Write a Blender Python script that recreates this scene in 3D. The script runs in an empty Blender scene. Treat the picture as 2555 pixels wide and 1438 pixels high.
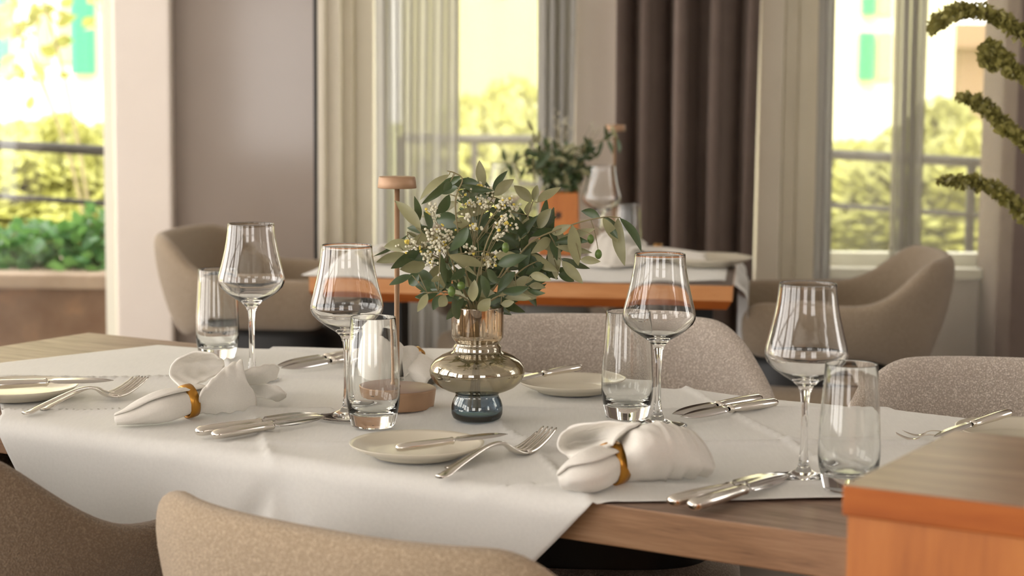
import bpy, bmesh, math, random
from mathutils import Vector, Matrix, Euler
random.seed(7)
S = bpy.context.scene
COL = S.collection
PI = math.pi

# ------------------------------------------------------------------ camera
FPX = 4700.0
PITCH = math.atan(524.0/FPX)
ROLL = 0.008
CAM = Vector((0, 0, 1.19))
F = Vector((0, math.cos(PITCH), -math.sin(PITCH)))
UP0 = Vector((0, math.sin(PITCH), math.cos(PITCH)))
RX = Vector((1, 0, 0))
RC = RX*math.cos(ROLL) + UP0*math.sin(ROLL)
UC = -RX*math.sin(ROLL) + UP0*math.cos(ROLL)
cam_d = bpy.data.cameras.new('camera')
cam = bpy.data.objects.new('camera', cam_d)
COL.objects.link(cam)
m = Matrix((RC, UC, -F)).transposed().to_4x4()
m.translation = CAM
cam.matrix_world = m
cam_d.sensor_width = 36.0
cam_d.lens = 36.0*FPX/2555.0
cam_d.clip_start = 0.05
cam_d.clip_end = 200
cam_d.dof.use_dof = True
cam_d.dof.focus_distance = 2.42
cam_d.dof.aperture_fstop = 5.6
cam_d.dof.aperture_blades = 0
S.camera = cam

# ------------------------------------------------------------------ light
S.view_settings.view_transform = 'Standard'
S.view_settings.look = 'None'
S.view_settings.gamma = 1.0
S.view_settings.exposure = 0.0
S.view_settings.use_curve_mapping = False
W = bpy.data.worlds.new('world')
S.world = W
W.use_nodes = True
bg = W.node_tree.nodes['Background']
bg.inputs[0].default_value = (1.0, 0.95, 0.90, 1)
bg.inputs[1].default_value = 5.8
sd = bpy.data.lights.new('sun', 'SUN')
sd.energy = 8.0
sd.angle = 0.02
sd.color = (1.0, 0.93, 0.74)
sun = bpy.data.objects.new('sun', sd)
COL.objects.link(sun)
sun.rotation_euler = Euler((math.radians(42), 0, math.radians(-28)))   # from behind the camera, over the roof

# ------------------------------------------------------------------ helpers
def ray(px, py):
    return RC*((px-1277.5)/FPX) - UC*((py-719.0)/FPX) + F
def at(px, py, z=0.7562):
    d = ray(px, py); t = (z-CAM.z)/d.z
    return CAM + d*t
def atY(px, py, Y):
    d = ray(px, py); t = Y/d.y
    return CAM + d*t
def XY(px, Y, py=400):
    return atY(px, py, Y).x
def ZY(px, py, Y):
    return atY(px, py, Y).z

def tag(o, label=None, cat=None, group=None, kind=None):
    if label: o['label'] = label
    if cat: o['category'] = cat
    if group: o['group'] = group
    if kind: o['kind'] = kind
    return o
def empty(name, loc=(0,0,0), rz=0.0):
    o = bpy.data.objects.new(name, None)
    COL.objects.link(o)
    o.location = loc; o.rotation_euler = (0,0,rz)
    o.empty_display_size = 0.05
    return o
def mesh_obj(name, verts, faces, mat, parent=None, smooth=True):
    me = bpy.data.meshes.new(name)
    me.from_pydata([tuple(v) for v in verts], [], faces)
    me.validate(); me.update()
    if mat: me.materials.append(mat)
    if smooth:
        for p in me.polygons: p.use_smooth = True
    o = bpy.data.objects.new(name, me)
    COL.objects.link(o)
    if parent: o.parent = parent
    return o
def bm_obj(name, bm, mat, parent=None, smooth=True):
    bmesh.ops.recalc_face_normals(bm, faces=bm.faces)
    me = bpy.data.meshes.new(name)
    bm.to_mesh(me); bm.free()
    if mat: me.materials.append(mat)
    if smooth:
        for p in me.polygons: p.use_smooth = True
    o = bpy.data.objects.new(name, me)
    COL.objects.link(o)
    if parent: o.parent = parent
    return o
def subsurf(o, n=1):
    md = o.modifiers.new('subd', 'SUBSURF'); md.levels = n; md.render_levels = n
def solid(o, t, off=0.0):
    md = o.modifiers.new('solid', 'SOLIDIFY'); md.thickness = t; md.offset = off
def bevel(o, w, seg=2):
    md = o.modifiers.new('bev', 'BEVEL'); md.width = w; md.segments = seg; md.limit_method = 'ANGLE'
    md.harden_normals = False
class MB:
    def __init__(s): s.v = []; s.f = []
    def add(s, V, Fc):
        n = len(s.v); s.v += [Vector(v) for v in V]; s.f += [tuple(i+n for i in f) for f in Fc]
    def box(s, a, b, M=None):
        V = [Vector((x,y,z)) for z in (a[2],b[2]) for y in (a[1],b[1]) for x in (a[0],b[0])]
        if M: V = [M @ v for v in V]
        s.add(V, [(0,2,3,1),(4,5,7,6),(0,1,5,4),(2,6,7,3),(0,4,6,2),(1,3,7,5)])
    def lathe(s, prof, n=48, c=(0,0,0)):
        V = []; Fc = []; rings = []
        for r, z in prof:
            if r < 1e-6:
                rings.append([len(V)]); V.append((c[0], c[1], c[2]+z))
            else:
                rings.append(list(range(len(V), len(V)+n)))
                V += [(c[0]+r*math.cos(2*PI*i/n), c[1]+r*math.sin(2*PI*i/n), c[2]+z) for i in range(n)]
        for a, b in zip(rings, rings[1:]):
            for i in range(n):
                j = (i+1) % n
                if len(a) == 1 and len(b) == 1: continue
                if len(a) == 1: Fc.append((a[0], b[j], b[i]))
                elif len(b) == 1: Fc.append((a[i], a[j], b[0]))
                else: Fc.append((a[i], a[j], b[j], b[i]))
        s.add(V, Fc)
    def tube(s, pts, rad, n=8, cap=True):
        pts = [Vector(p) for p in pts]
        if not isinstance(rad, (list, tuple)): rad = [rad]*len(pts)
        V = []; Fc = []
        up = None
        for i, p in enumerate(pts):
            t = (pts[min(i+1, len(pts)-1)] - pts[max(i-1, 0)]).normalized()
            if up is None:
                up = Vector((0,0,1)) if abs(t.z) < .9 else Vector((1,0,0))
            a = t.cross(up).normalized(); b = a.cross(t).normalized(); up = b
            for k in range(n):
                an = 2*PI*k/n
                V.append(p + (a*math.cos(an) + b*math.sin(an))*rad[i])
        for i in range(len(pts)-1):
            for k in range(n):
                j = (k+1) % n
                Fc.append((i*n+k, i*n+j, (i+1)*n+j, (i+1)*n+k))
        if cap:
            Fc.append(tuple(range(n))[::-1]); Fc.append(tuple((len(pts)-1)*n+k for k in range(n)))
        s.add(V, Fc)
    def blob(s, c, r, n=6, m=4, sq=(1,1,1)):
        pr = [(r*math.sin(PI*i/m), -r*math.cos(PI*i/m)) for i in range(m+1)]
        o = MB(); o.lathe([(max(a,0) if 0<i<m else 0, b) for i,(a,b) in enumerate(pr)], n)
        s.add([Vector((v.x*sq[0]+c[0], v.y*sq[1]+c[1], v.z*sq[2]+c[2])) for v in o.v], o.f)
    def build(s, name, mat, parent=None, smooth=True):
        o = mesh_obj(name, s.v, s.f, mat, parent, smooth)
        bm = bmesh.new(); bm.from_mesh(o.data); bmesh.ops.recalc_face_normals(bm, faces=bm.faces); bm.to_mesh(o.data); bm.free()
        return o
def cr(p0, p1, p2, p3, t):
    return 0.5*((2*p1) + (-p0+p2)*t + (2*p0-5*p1+4*p2-p3)*t*t + (-p0+3*p1-3*p2+p3)*t*t*t)
def spline(pts, n):
    pts = [Vector(p) for p in pts]
    q = [pts[0]*2-pts[1]] + pts + [pts[-1]*2-pts[-2]]
    out = []
    for i in range(len(pts)-1):
        for k in range(n): out.append(cr(q[i], q[i+1], q[i+2], q[i+3], k/n))
    out.append(pts[-1])
    return out
def sheet(name, rows, mat, parent, n=6, thick=0.0016, wrinkle=0.0006, pleat=0.0):
    R = [spline(r, n) for r in rows]
    cols = [spline([r[i] for r in R], n) for i in range(len(R[0]))]
    nv = len(cols[0]); V = []
    for c in cols:
        for k, p in enumerate(c):
            t = k/(nv-1)
            V.append(p + Vector((0,-.4,1))*(wrinkle*math.sin(p.x*230+p.y*170+math.sin(p.z*300))+(pleat*abs(math.sin(PI*t*5)) if pleat < .0025 else pleat*max(0,min(1,(t-.3)*6))*(1-((t*6)%1.0)))))
    Fc = []
    for i in range(len(cols)-1):
        for j in range(nv-1):
            Fc.append((i*nv+j, i*nv+j+1, (i+1)*nv+j+1, (i+1)*nv+j))
    o = mesh_obj(name, V, Fc, mat, parent)
    solid(o, thick)
    return o
def localize(root, objs):
    """children were built in world coordinates: move the meshes into the root's frame"""
    inv = root.matrix_basis.inverted() if False else (Matrix.Translation(root.location) @ root.rotation_euler.to_matrix().to_4x4()).inverted()
    for o in objs: o.data.transform(inv)
def copy_tree(o, parent=None):
    c = o.copy(); COL.objects.link(c); c.parent = parent
    for ch in list(o.children): copy_tree(ch, c)
    return c

# ------------------------------------------------------------------ materials
def mat(name):
    m_ = bpy.data.materials.new(name); m_.use_nodes = True
    nt = m_.node_tree
    return m_, nt, nt.nodes['Principled BSDF']
def simple(name, col, rough=.5, metal=0.0, spec=None, **kw):
    m_, nt, b = mat(name)
    b.inputs['Base Color'].default_value = (*col, 1)
    b.inputs['Roughness'].default_value = rough
    b.inputs['Metallic'].default_value = metal
    if spec is not None: b.inputs['Specular IOR Level'].default_value = spec
    for k, v in kw.items(): b.inputs[k].default_value = v
    return m_
def coord(nt, scale=(1,1,1), rot=(0,0,0), kind='Object'):
    tc = nt.nodes.new('ShaderNodeTexCoord'); mp = nt.nodes.new('ShaderNodeMapping')
    mp.inputs['Scale'].default_value = scale; mp.inputs['Rotation'].default_value = rot
    nt.links.new(tc.outputs[kind], mp.inputs[0])
    return mp.outputs[0]
def noise(nt, vec, scale, detail=4, rough=.6, dist=0.0):
    n = nt.nodes.new('ShaderNodeTexNoise')
    n.inputs['Scale'].default_value = scale; n.inputs['Detail'].default_value = detail
    n.inputs['Roughness'].default_value = rough; n.inputs['Distortion'].default_value = dist
    nt.links.new(vec, n.inputs['Vector'])
    return n.outputs[0]
def ramp(nt, fac, stops):
    r = nt.nodes.new('ShaderNodeValToRGB')
    el = r.color_ramp.elements
    while len(el) < len(stops): el.new(.5)
    for e, (p, c) in zip(el, stops): e.position = p; e.color = (*c, 1)
    nt.links.new(fac, r.inputs[0])
    return r.outputs[0]
def bump(nt, b, h, strength, dist=.001):
    n = nt.nodes.new('ShaderNodeBump'); n.inputs['Strength'].default_value = strength; n.inputs['Distance'].default_value = dist
    nt.links.new(h, n.inputs['Height']); nt.links.new(n.outputs[0], b.inputs['Normal'])
def noisy(name, stops, scale, rough=.6, vs=(1,1,1), detail=4, bmp=0, bd=.001, metal=0, rot=(0,0,0), dist=0.0, spec=.5):
    m_, nt, b = mat(name)
    v = coord(nt, vs, rot); n = noise(nt, v, scale, detail, .6, dist)
    nt.links.new(ramp(nt, n, stops), b.inputs['Base Color'])
    b.inputs['Roughness'].default_value = rough; b.inputs['Metallic'].default_value = metal
    b.inputs['Specular IOR Level'].default_value = spec
    if bmp: bump(nt, b, n, bmp, bd)
    return m_

M = {}
def boucle(name, c0, c1, size):
    m_, nt, b = mat(name)
    v = coord(nt)
    vo = nt.nodes.new('ShaderNodeTexVoronoi'); vo.inputs['Scale'].default_value = 1/size; nt.links.new(v, vo.inputs['Vector'])
    n2 = noise(nt, v, .6/size, 3)
    n3 = noise(nt, v, 6, 2)
    mx = nt.nodes.new('ShaderNodeMath'); mx.operation = 'MULTIPLY_ADD'
    nt.links.new(vo.outputs['Distance'], mx.inputs[0]); mx.inputs[1].default_value = -.9; nt.links.new(n2, mx.inputs[2])
    nt.links.new(ramp(nt, mx.outputs[0], [(-.0, c0), (.42, c1)]), b.inputs['Base Color'])
    b.inputs['Roughness'].default_value = .95
    b.inputs['Specular IOR Level'].default_value = .15
    b.inputs['Sheen Weight'].default_value = .25
    b.inputs['Sheen Roughness'].default_value = .5
    bump(nt, b, mx.outputs[0], .9, size*.7)
    return m_
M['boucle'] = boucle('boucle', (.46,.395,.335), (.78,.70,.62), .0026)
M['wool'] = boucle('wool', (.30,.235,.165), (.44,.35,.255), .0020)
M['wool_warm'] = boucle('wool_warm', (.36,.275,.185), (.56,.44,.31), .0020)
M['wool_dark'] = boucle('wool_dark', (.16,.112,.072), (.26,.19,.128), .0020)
def linen(name, col, sc=900):
    m_, nt, b = mat(name)
    v = coord(nt, (1, .12, 1), (0,0,.08)); n = noise(nt, v, sc, 2)
    v2 = coord(nt); n2 = noise(nt, v2, 9, 3)
    nt.links.new(ramp(nt, n, [(.2, tuple(c*.93 for c in col)), (.8, col)]), b.inputs['Base Color'])
    b.inputs['Roughness'].default_value = .75
    b.inputs['Specular IOR Level'].default_value = .25
    b.inputs['Sheen Weight'].default_value = .1
    bump(nt, b, n2, .25, .004)
    return m_
M['cloth'] = linen('white_cloth', (.76,.755,.725), 260)
M['napkin'] = linen('napkin_cloth', (.80,.77,.71), 500)
def wood(name, stops, vs, scale=6, rough=.45, rot=0.0, bmp=.15, spec=.5):
    m_, nt, b = mat(name)
    v = coord(nt, vs, (0,0,rot)); n = noise(nt, v, scale, 6, .65, .6)
    n2 = noise(nt, coord(nt, vs, (0,0,rot)), scale*5, 3)
    mx = nt.nodes.new('ShaderNodeMath'); mx.operation = 'MULTIPLY_ADD'
    nt.links.new(n2, mx.inputs[0]); mx.inputs[1].default_value = .35; 
    ad = nt.nodes.new('ShaderNodeMath'); ad.operation = 'SUBTRACT'; nt.links.new(n, ad.inputs[0]); ad.inputs[1].default_value = .17
    nt.links.new(ad.outputs[0], mx.inputs[2])
    nt.links.new(ramp(nt, mx.outputs[0], stops), b.inputs['Base Color'])
    b.inputs['Roughness'].default_value = rough
    b.inputs['Specular IOR Level'].default_value = spec
    bump(nt, b, mx.outputs[0], bmp, .002)
    return m_
M['oak_top'] = wood('weathered_oak', [(.25,(.15,.10,.075)),(.5,(.29,.20,.15)),(.75,(.40,.29,.22))], (1,9,1), 5, .5, spec=.25)
M['oak_edge'] = wood('oak_edge', [(.25,(.17,.09,.045)),(.5,(.32,.18,.095)),(.75,(.42,.26,.15))], (1,1,14), 5, .5)
M['orange_wood'] = wood('orange_wood', [(.25,(.34,.10,.016)),(.5,(.45,.145,.026)),(.75,(.54,.20,.042))], (7,7,.8), 3, .45)
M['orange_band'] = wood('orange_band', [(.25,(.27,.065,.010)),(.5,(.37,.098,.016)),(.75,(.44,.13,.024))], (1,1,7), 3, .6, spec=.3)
M['orange_top'] = wood('orange_top', [(.25,(.17,.095,.06)),(.5,(.28,.17,.115)),(.75,(.38,.26,.18))], (1,10,1), 4, .36)
M['back_band'] = wood('back_band', [(.25,(.50,.20,.06)),(.5,(.60,.27,.10)),(.75,(.68,.35,.15))], (1,1,7), 3, .4)
M['back_top'] = wood('back_top', [(.25,(.10,.075,.06)),(.75,(.17,.13,.11))], (1,9,1), 4, .4)
M['black'] = simple('black_metal', (.006,.006,.006), .5)
def glass(name, col=(1,1,1), ior=1.5, rough=0.0):
    m_ = bpy.data.materials.new(name); m_.use_nodes = True; nt = m_.node_tree; nt.nodes.clear()
    o = nt.nodes.new('ShaderNodeOutputMaterial'); g = nt.nodes.new('ShaderNodeBsdfGlass')
    g.inputs['Color'].default_value = (*col,1); g.inputs['IOR'].default_value = ior; g.inputs['Roughness'].default_value = rough
    nt.links.new(g.outputs[0], o.inputs[0])
    return m_
M['glass'] = glass('clear_glass', (.998,.999,.998), 1.5)
M['tumbler_glass'] = glass('tumbler_glass', (.992,.998,.995), 1.5)
def vase_glass():
    m_ = bpy.data.materials.new('lustre_glass'); m_.use_nodes = True; nt = m_.node_tree; nt.nodes.clear()
    o = nt.nodes.new('ShaderNodeOutputMaterial'); g = nt.nodes.new('ShaderNodeBsdfGlass'); gl = nt.nodes.new('ShaderNodeBsdfGlossy')
    mx = nt.nodes.new('ShaderNodeMixShader')
    tc = nt.nodes.new('ShaderNodeTexCoord'); sp = nt.nodes.new('ShaderNodeSeparateXYZ')
    nt.links.new(tc.outputs['Object'], sp.inputs[0])
    mr = nt.nodes.new('ShaderNodeMapRange'); mr.inputs[1].default_value = 0; mr.inputs[2].default_value = .146
    nt.links.new(sp.outputs[2], mr.inputs[0])
    c = ramp(nt, mr.outputs[0], [(.0,(.60,.70,.78)),(.22,(.58,.67,.75)),(.27,(.70,.67,.58)),(.6,(.72,.69,.60)),(.7,(.82,.76,.68)),(1.0,(.84,.76,.67))])
    nt.links.new(c, g.inputs['Color']); g.inputs['IOR'].default_value = 1.45; g.inputs['Roughness'].default_value = 0
    gl.inputs['Color'].default_value = (.95,.90,.80,1); gl.inputs['Roughness'].default_value = .015
    mf = nt.nodes.new('ShaderNodeMapRange'); mf.inputs[1].default_value = .028; mf.inputs[2].default_value = .040; mf.inputs[3].default_value = .07; mf.inputs[4].default_value = .24
    nt.links.new(sp.outputs[2], mf.inputs[0]); nt.links.new(mf.outputs[0], mx.inputs[0])
    nt.links.new(g.outputs[0], mx.inputs[1]); nt.links.new(gl.outputs[0], mx.inputs[2]); nt.links.new(mx.outputs[0], o.inputs[0])
    return m_
M['vase'] = vase_glass()
M['silver'] = simple('silver', (.78,.74,.68), .16, 1.0)
M['steel'] = simple('polished_steel', (.66,.64,.62), .14, 1.0)
M['brass'] = simple('amber_brass', (.48,.23,.035), .3, .75)
M['copper'] = noisy('matte_copper', [(.3,(.40,.245,.145)),(.7,(.44,.27,.16))], 40, .42, metal=.3)
M['copper_reflection'] = simple('copper_reflection', (.30,.20,.17), .45, .3)  # greyer copper: the reflection on the base's top put into the colour
M['ceramic'] = simple('cream_ceramic', (.66,.61,.50), .22)
M['pane'] = None
def leafmat(name, dark, light, tr=.25):
    m_, nt, b = mat(name)
    g = nt.nodes.new('ShaderNodeNewGeometry')
    v = coord(nt); n = noise(nt, v, 30, 3)
    d1 = ramp(nt, n, [(.3, tuple(c*.7 for c in dark)), (.7, tuple(min(1,c*1.35) for c in dark))])
    l1 = ramp(nt, n, [(.3, tuple(c*.82 for c in light)), (.7, tuple(min(1,c*1.15) for c in light))])
    mx = nt.nodes.new('ShaderNodeMix'); mx.data_type = 'RGBA'
    nt.links.new(g.outputs['Backfacing'], mx.inputs[0]); nt.links.new(d1, mx.inputs[6]); nt.links.new(l1, mx.inputs[7])
    nt.links.new(mx.outputs[2], b.inputs['Base Color'])
    b.inputs['Roughness'].default_value = .36
    t = nt.nodes.new('ShaderNodeBsdfTranslucent'); t.inputs[0].default_value = (*[c*1.2 for c in light],1)
    ms = nt.nodes.new('ShaderNodeMixShader'); ms.inputs[0].default_value = tr
    out = nt.nodes['Material Output']
    nt.links.new(b.outputs[0], ms.inputs[1]); nt.links.new(t.outputs[0], ms.inputs[2]); nt.links.new(ms.outputs[0], out.inputs[0])
    return m_
M['olive'] = leafmat('olive_leaf', (.036,.068,.022), (.30,.29,.155), .12)
M['twig'] = simple('twig', (.24,.20,.10), .7)
M['fruit'] = simple('olive_fruit', (.10,.16,.03), .35)
M['floret'] = simple('floret', (.74,.71,.55), .8)
M['floret_y'] = simple('floret_yellow', (.75,.60,.12), .8)
M['ivy'] = leafmat('ivy_leaf', (.05,.17,.05), (.14,.30,.08), .3)
M['hedge'] = leafmat('hedge_leaf', (.39,.395,.12), (.44,.44,.14), .35)
M['hedge2'] = leafmat('hedge_leaf_green', (.30,.31,.10), (.36,.36,.12), .35)
M['tassel'] = leafmat('tassel', (.22,.20,.055), (.30,.27,.08), .2)
M['column'] = noisy('column_plaster', [(.3,(.86,.78,.70)),(.7,(.89,.81,.73))], 5, .7)
M['panel'] = noisy('taupe_panel', [(.3,(.30,.25,.215)),(.7,(.34,.285,.245))], 1.2, .10)
M['frame'] = noisy('cream_paint', [(.3,(.74,.68,.55)),(.7,(.78,.72,.59))], 6, .5)
M['frame_white'] = simple('white_paint', (.74,.74,.65), .45)
M['wall'] = noisy('wall_plaster', [(.3,(.50,.45,.41)),(.7,(.55,.49,.45))], 5, .8)
M['ceil'] = noisy('ceiling_plaster', [(.3,(.78,.74,.68)),(.7,(.82,.78,.72))], 4, .9)
M['floor'] = wood('floor_boards', [(.25,(.06,.045,.035)),(.75,(.14,.10,.075))], (1,9,1), 3, .4)
M['stone'] = noisy('brown_stone', [(.3,(.15,.085,.055)),(.55,(.20,.125,.085)),(.75,(.30,.17,.10))], 7, .9, bmp=.5, bd=.01)
M['ledge'] = noisy('ledge_stone', [(.3,(.30,.22,.17)),(.7,(.40,.31,.25))], 12, .85)
M['rail'] = simple('grey_rail', (.05,.047,.045), .6)
M['terrace'] = noisy('terrace', [(.3,(.40,.36,.30)),(.7,(.50,.45,.38))], 3, .9)
M['lawn'] = noisy('lawn', [(.3,(.25,.30,.06)),(.7,(.42,.42,.10))], 3, .95)
M['render'] = noisy('facade_render', [(.3,(.74,.71,.50)),(.7,(.78,.75,.54))], 1.5, .9)
M['render_pink'] = noisy('facade_pink', [(.3,(.36,.24,.17)),(.7,(.40,.27,.19))], 1.5, .9)
M['teal'] = simple('teal_shutter', (.055,.40,.20), .6)
M['shade'] = simple('window_shade', (.42,.30,.22), .6)
M['curtain'] = noisy('taupe_curtain', [(.3,(.165,.125,.105)),(.7,(.195,.15,.125))], 8, .85, spec=.2)
def sheer(name, col, tr, mesh=900):
    m_ = bpy.data.materials.new(name); m_.use_nodes = True; nt = m_.node_tree; nt.nodes.clear()
    o = nt.nodes.new('ShaderNodeOutputMaterial')
    d = nt.nodes.new('ShaderNodeBsdfDiffuse'); d.inputs[0].default_value = (*col,1)
    t = nt.nodes.new('ShaderNodeBsdfTranslucent'); t.inputs[0].default_value = (*col,1)
    a = nt.nodes.new('ShaderNodeMixShader'); a.inputs[0].default_value = .35
    nt.links.new(d.outputs[0], a.inputs[1]); nt.links.new(t.outputs[0], a.inputs[2])
    tp = nt.nodes.new('ShaderNodeBsdfTransparent'); tp.inputs[0].default_value = (1,.99,.95,1)
    b = nt.nodes.new('ShaderNodeMixShader'); b.inputs[0].default_value = tr
    nt.links.new(a.outputs[0], b.inputs[1]); nt.links.new(tp.outputs[0], b.inputs[2]); nt.links.new(b.outputs[0], o.inputs[0])
    return m_
M['sheer'] = sheer('sheer_fabric', (.62,.58,.52), .72)
M['sheer_mid'] = sheer('sheer_fabric_mid', (.54,.52,.47), .30)
M['sheer_dense'] = sheer('sheer_fabric_dense', (.50,.485,.455), .12)
def pane():
    m_ = bpy.data.materials.new('window_glass'); m_.use_nodes = True; nt = m_.node_tree; nt.nodes.clear()
    o = nt.nodes.new('ShaderNodeOutputMaterial'); tp = nt.nodes.new('ShaderNodeBsdfTransparent'); gl = nt.nodes.new('ShaderNodeBsdfGlossy')
    gl.inputs['Roughness'].default_value = .01
    tp.inputs[0].default_value = (.97,.98,.97,1)
    b = nt.nodes.new('ShaderNodeMixShader'); b.inputs[0].default_value = .04
    nt.links.new(tp.outputs[0], b.inputs[1]); nt.links.new(gl.outputs[0], b.inputs[2]); nt.links.new(b.outputs[0], o.inputs[0])
    return m_
M['pane'] = pane()

# ------------------------------------------------------------------ room shell
XL, XR, YB, YF, ZC = -3.6, 3.6, -3.2, 5.62, 2.75
def struct(name, mb, mt, parent=None, smooth=False):
    o = mb.build(name, mt, parent, smooth)
    if parent is None: o['kind'] = 'structure'
    return o
def boxobj(name, a, b, mt, parent=None, bv=0, kind=None):
    q = MB(); q.box(a, b); o = q.build(name, mt, parent, False)
    if bv: bevel(o, bv)
    if kind: o['kind'] = kind
    return o
boxobj('floor', (XL-.2,YB-.2,-.1), (XR+.2,YF+.1,0), M['floor'], kind='structure')
boxobj('ceiling', (XL-.6,YB-.6,ZC), (XR+.6,YF+.5,ZC+.25), M['ceil'], kind='structure')
def window_wall(name, axis, c, a0, a1, n, sill, head, th=.2, pier=.35):
    """a wall with n tall window openings between piers, built as one mesh"""
    q = MB()
    def bx(u0,u1,z0,z1,t0,t1):
        if axis == 'x': q.box((c+t0,u0,z0),(c+t1,u1,z1))
        else: q.box((u0,c+t0,z0),(u1,c+t1,z1))
    bx(a0,a1,0,sill,0,th); bx(a0,a1,head,ZC,0,th)
    w = (a1-a0-pier)/n
    for i in range(n+1):
        bx(a0+i*w, a0+i*w+pier, sill, head, 0, th)
    for i in range(n):   # slim mullions
        x0 = a0+i*w+pier; x1 = a0+(i+1)*w
        bx((x0+x1)/2-.03,(x0+x1)/2+.03, sill, head, .06, .12)
        bx(x0,x1,(sill+head)*.62,(sill+head)*.62+.05,.06,.12)
    return struct(name, q, M['wall'])
window_wall('wall_left', 'x', XL-.2, YB, YF+.1, 4, .25, 2.6)
window_wall('wall_back', 'y', YB-.2, XL, XR, 2, .6, 2.3, pier=1.5)
window_wall('wall_right', 'x', XR, YB, YF+.1, 2, .9, 2.3, pier=2.4)

# front facade: column, panel, frames, low wall, header
zc = ZC
def slab(name, px0, px1, Y, th, z0, z1, mt, kind=None, parent=None, bv=0):
    return boxobj(name, (XY(px0,Y),Y,z0), (XY(px1,Y),Y+th,z1), mt, parent, bv, kind)
slab('wall_front', 285, 428, 5.45, .45, 0, zc, M['column'], 'structure', bv=.008)
boxobj('wall_header', (XL,YF-.02,2.45), (XR,YF+.2,zc), M['wall'], kind='structure')
panel = slab('glass_cabinet_panel', 430, 783, 5.50, .10, 0, 2.7, M['panel'])
panel.name = 'wall_panel'; panel['kind'] = 'structure'
slab('trim_1', 783, 791, 5.50, .10, 0, 2.7, M['black'], 'structure')
# painted door / window frame made of stepped mouldings
q = MB()
for a, b, Y in ((792,812,5.50),(812,850,5.53),(850,882,5.58),(882,932,5.61)):
    q.box((XY(a,Y),Y,0),(XY(b,Y),5.70,2.5))
o = struct('trim_2', q, M['frame']); bevel(o, .006)
slab('trim_3', 1432, 1560, 5.60, .18, 0, 2.5, M['column'], 'structure', bv=.006)
q = MB()
for a, b, Y in ((1890,1950,5.52),(1950,1985,5.57),(1985,2040,5.60)):
    q.box((XY(a,Y),Y,0),(XY(b,Y),5.72,2.5))
o = struct('trim_4', q, M['frame']); bevel(o, .006)
sz = ZY(2300, 668, 5.72)
boxobj('wall_low', (XY(932,5.7),5.72,0), (XY(2700,5.7),5.86,sz-.03), M['wall'], kind='structure')
boxobj('window_sill', (XY(932,5.7),5.68,sz-.03), (XY(2700,5.7),5.92,sz), M['frame_white'], kind='structure').name = 'trim_5'
slab('wall_right_pier', 2534, 4460, 5.35, .4, 0, zc, M['curtain'], 'structure')
boxobj('wall_front_left', (XL,5.45,0), (XY(-420,5.45),5.85,zc), M['column'], kind='structure')
# windows: frame with pane
def window(name, px0, px1, Y, z0, z1, fw=.05, mt='frame_white', mull=()):
    x0, x1 = XY(px0,Y), XY(px1,Y)
    q = MB()
    q.box((x0,Y,z0),(x0+fw,Y+.06,z1)); q.box((x1-fw,Y,z0),(x1,Y+.06,z1))
    q.box((x0+fw,Y,z0),(x1-fw,Y+.06,z0+fw)); q.box((x0+fw,Y,z1-fw),(x1-fw,Y+.06,z1))
    for mp in mull:
        xm = XY(mp,Y); q.box((xm-.02,Y,z0+fw),(xm+.02,Y+.06,z1-fw))
    f = struct(name, q, M[mt])
    boxobj('pane', (x0+fw,Y+.027,z0+fw),(x1-fw,Y+.033,z1-fw), M['pane'], f)
    return f
window('window_1', -420, 284, 5.75, .0, 2.45, .03)
window('window_2', 935, 1431, 5.76, sz, 2.45, .04)
window('window_3', 2040, 2640, 5.76, sz, 2.45, .04)

# ------------------------------------------------------------------ curtains
def curtain(name, px0, px1, Y, nf, amp, mt, z0=.02, z1=2.62, seed=1, label='', cat='curtain', irregular=.25, flare=0.0, group=None, thick=0):
    rnd = random.Random(seed)
    x0, x1 = XY(px0,Y), XY(px1,Y)
    n = nf*14; rows = 14
    ph = [rnd.uniform(-.5,.5)*irregular*2 for _ in range(nf+2)]
    am = [rnd.uniform(.6,1.25) for _ in range(nf+2)]
    V = []
    for j in range(rows+1):
        v = j/rows; z = z0+(z1-z0)*v
        for i in range(n+1):
            u = i/n; fu = u*nf; k = int(fu)
            a = am[k]*(1-(fu-k))+am[min(k+1,nf)]*(fu-k)
            p = ph[k]*(1-(fu-k))+ph[min(k+1,nf)]*(fu-k)
            y = amp*a*math.sin(2*PI*fu+p*2)*(1+.25*math.sin(v*3+p*4))
            x = x0+(x1-x0)*u + amp*.45*math.sin(4*PI*fu+p) + flare*(1-v)**2*(u-.5) + .004*math.sin(v*5+fu)
            V.append((x, Y+y, z))
    Fc = [(j*(n+1)+i, j*(n+1)+i+1, (j+1)*(n+1)+i+1, (j+1)*(n+1)+i) for j in range(rows) for i in range(n)]
    o = mesh_obj(name, V, Fc, mt)
    if thick: solid(o, thick)
    tag(o, label, cat, group)
    return o
curtain('dark_curtain', 1537, 1888, 5.34, 4, .07, M['curtain'], seed=4, irregular=.5, label='heavy dark taupe curtain hanging in deep folds beside the back table', thick=.004)
curtain('sheer_curtain', 932, 1142, 5.48, 6, .017, M['sheer_dense'], seed=2, label='grey sheer curtain bunched beside the cream frame left of the centre window', cat='sheer curtain')
curtain('sheer_curtain', 1142, 1338, 5.50, 2, .006, M['sheer'], seed=3, label='thin sheer curtain drawn across the bright centre window', cat='sheer curtain')
curtain('sheer_curtain', 1338, 1432, 5.50, 4, .025, M['sheer_dense'], seed=5, label='narrow grey sheer curtain fold between centre window and pale pillar', cat='sheer curtain')
curtain('sheer_curtain', 2035, 2075, 5.48, 2, .02, M['sheer_dense'], seed=6, label='narrow grey-green sheer edge left of the right window', cat='sheer curtain')
curtain('sheer_curtain', 2072, 2232, 5.50, 2, .006, M['sheer'], seed=8, label='thin sheer curtain over the left part of the right window', cat='sheer curtain')
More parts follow.
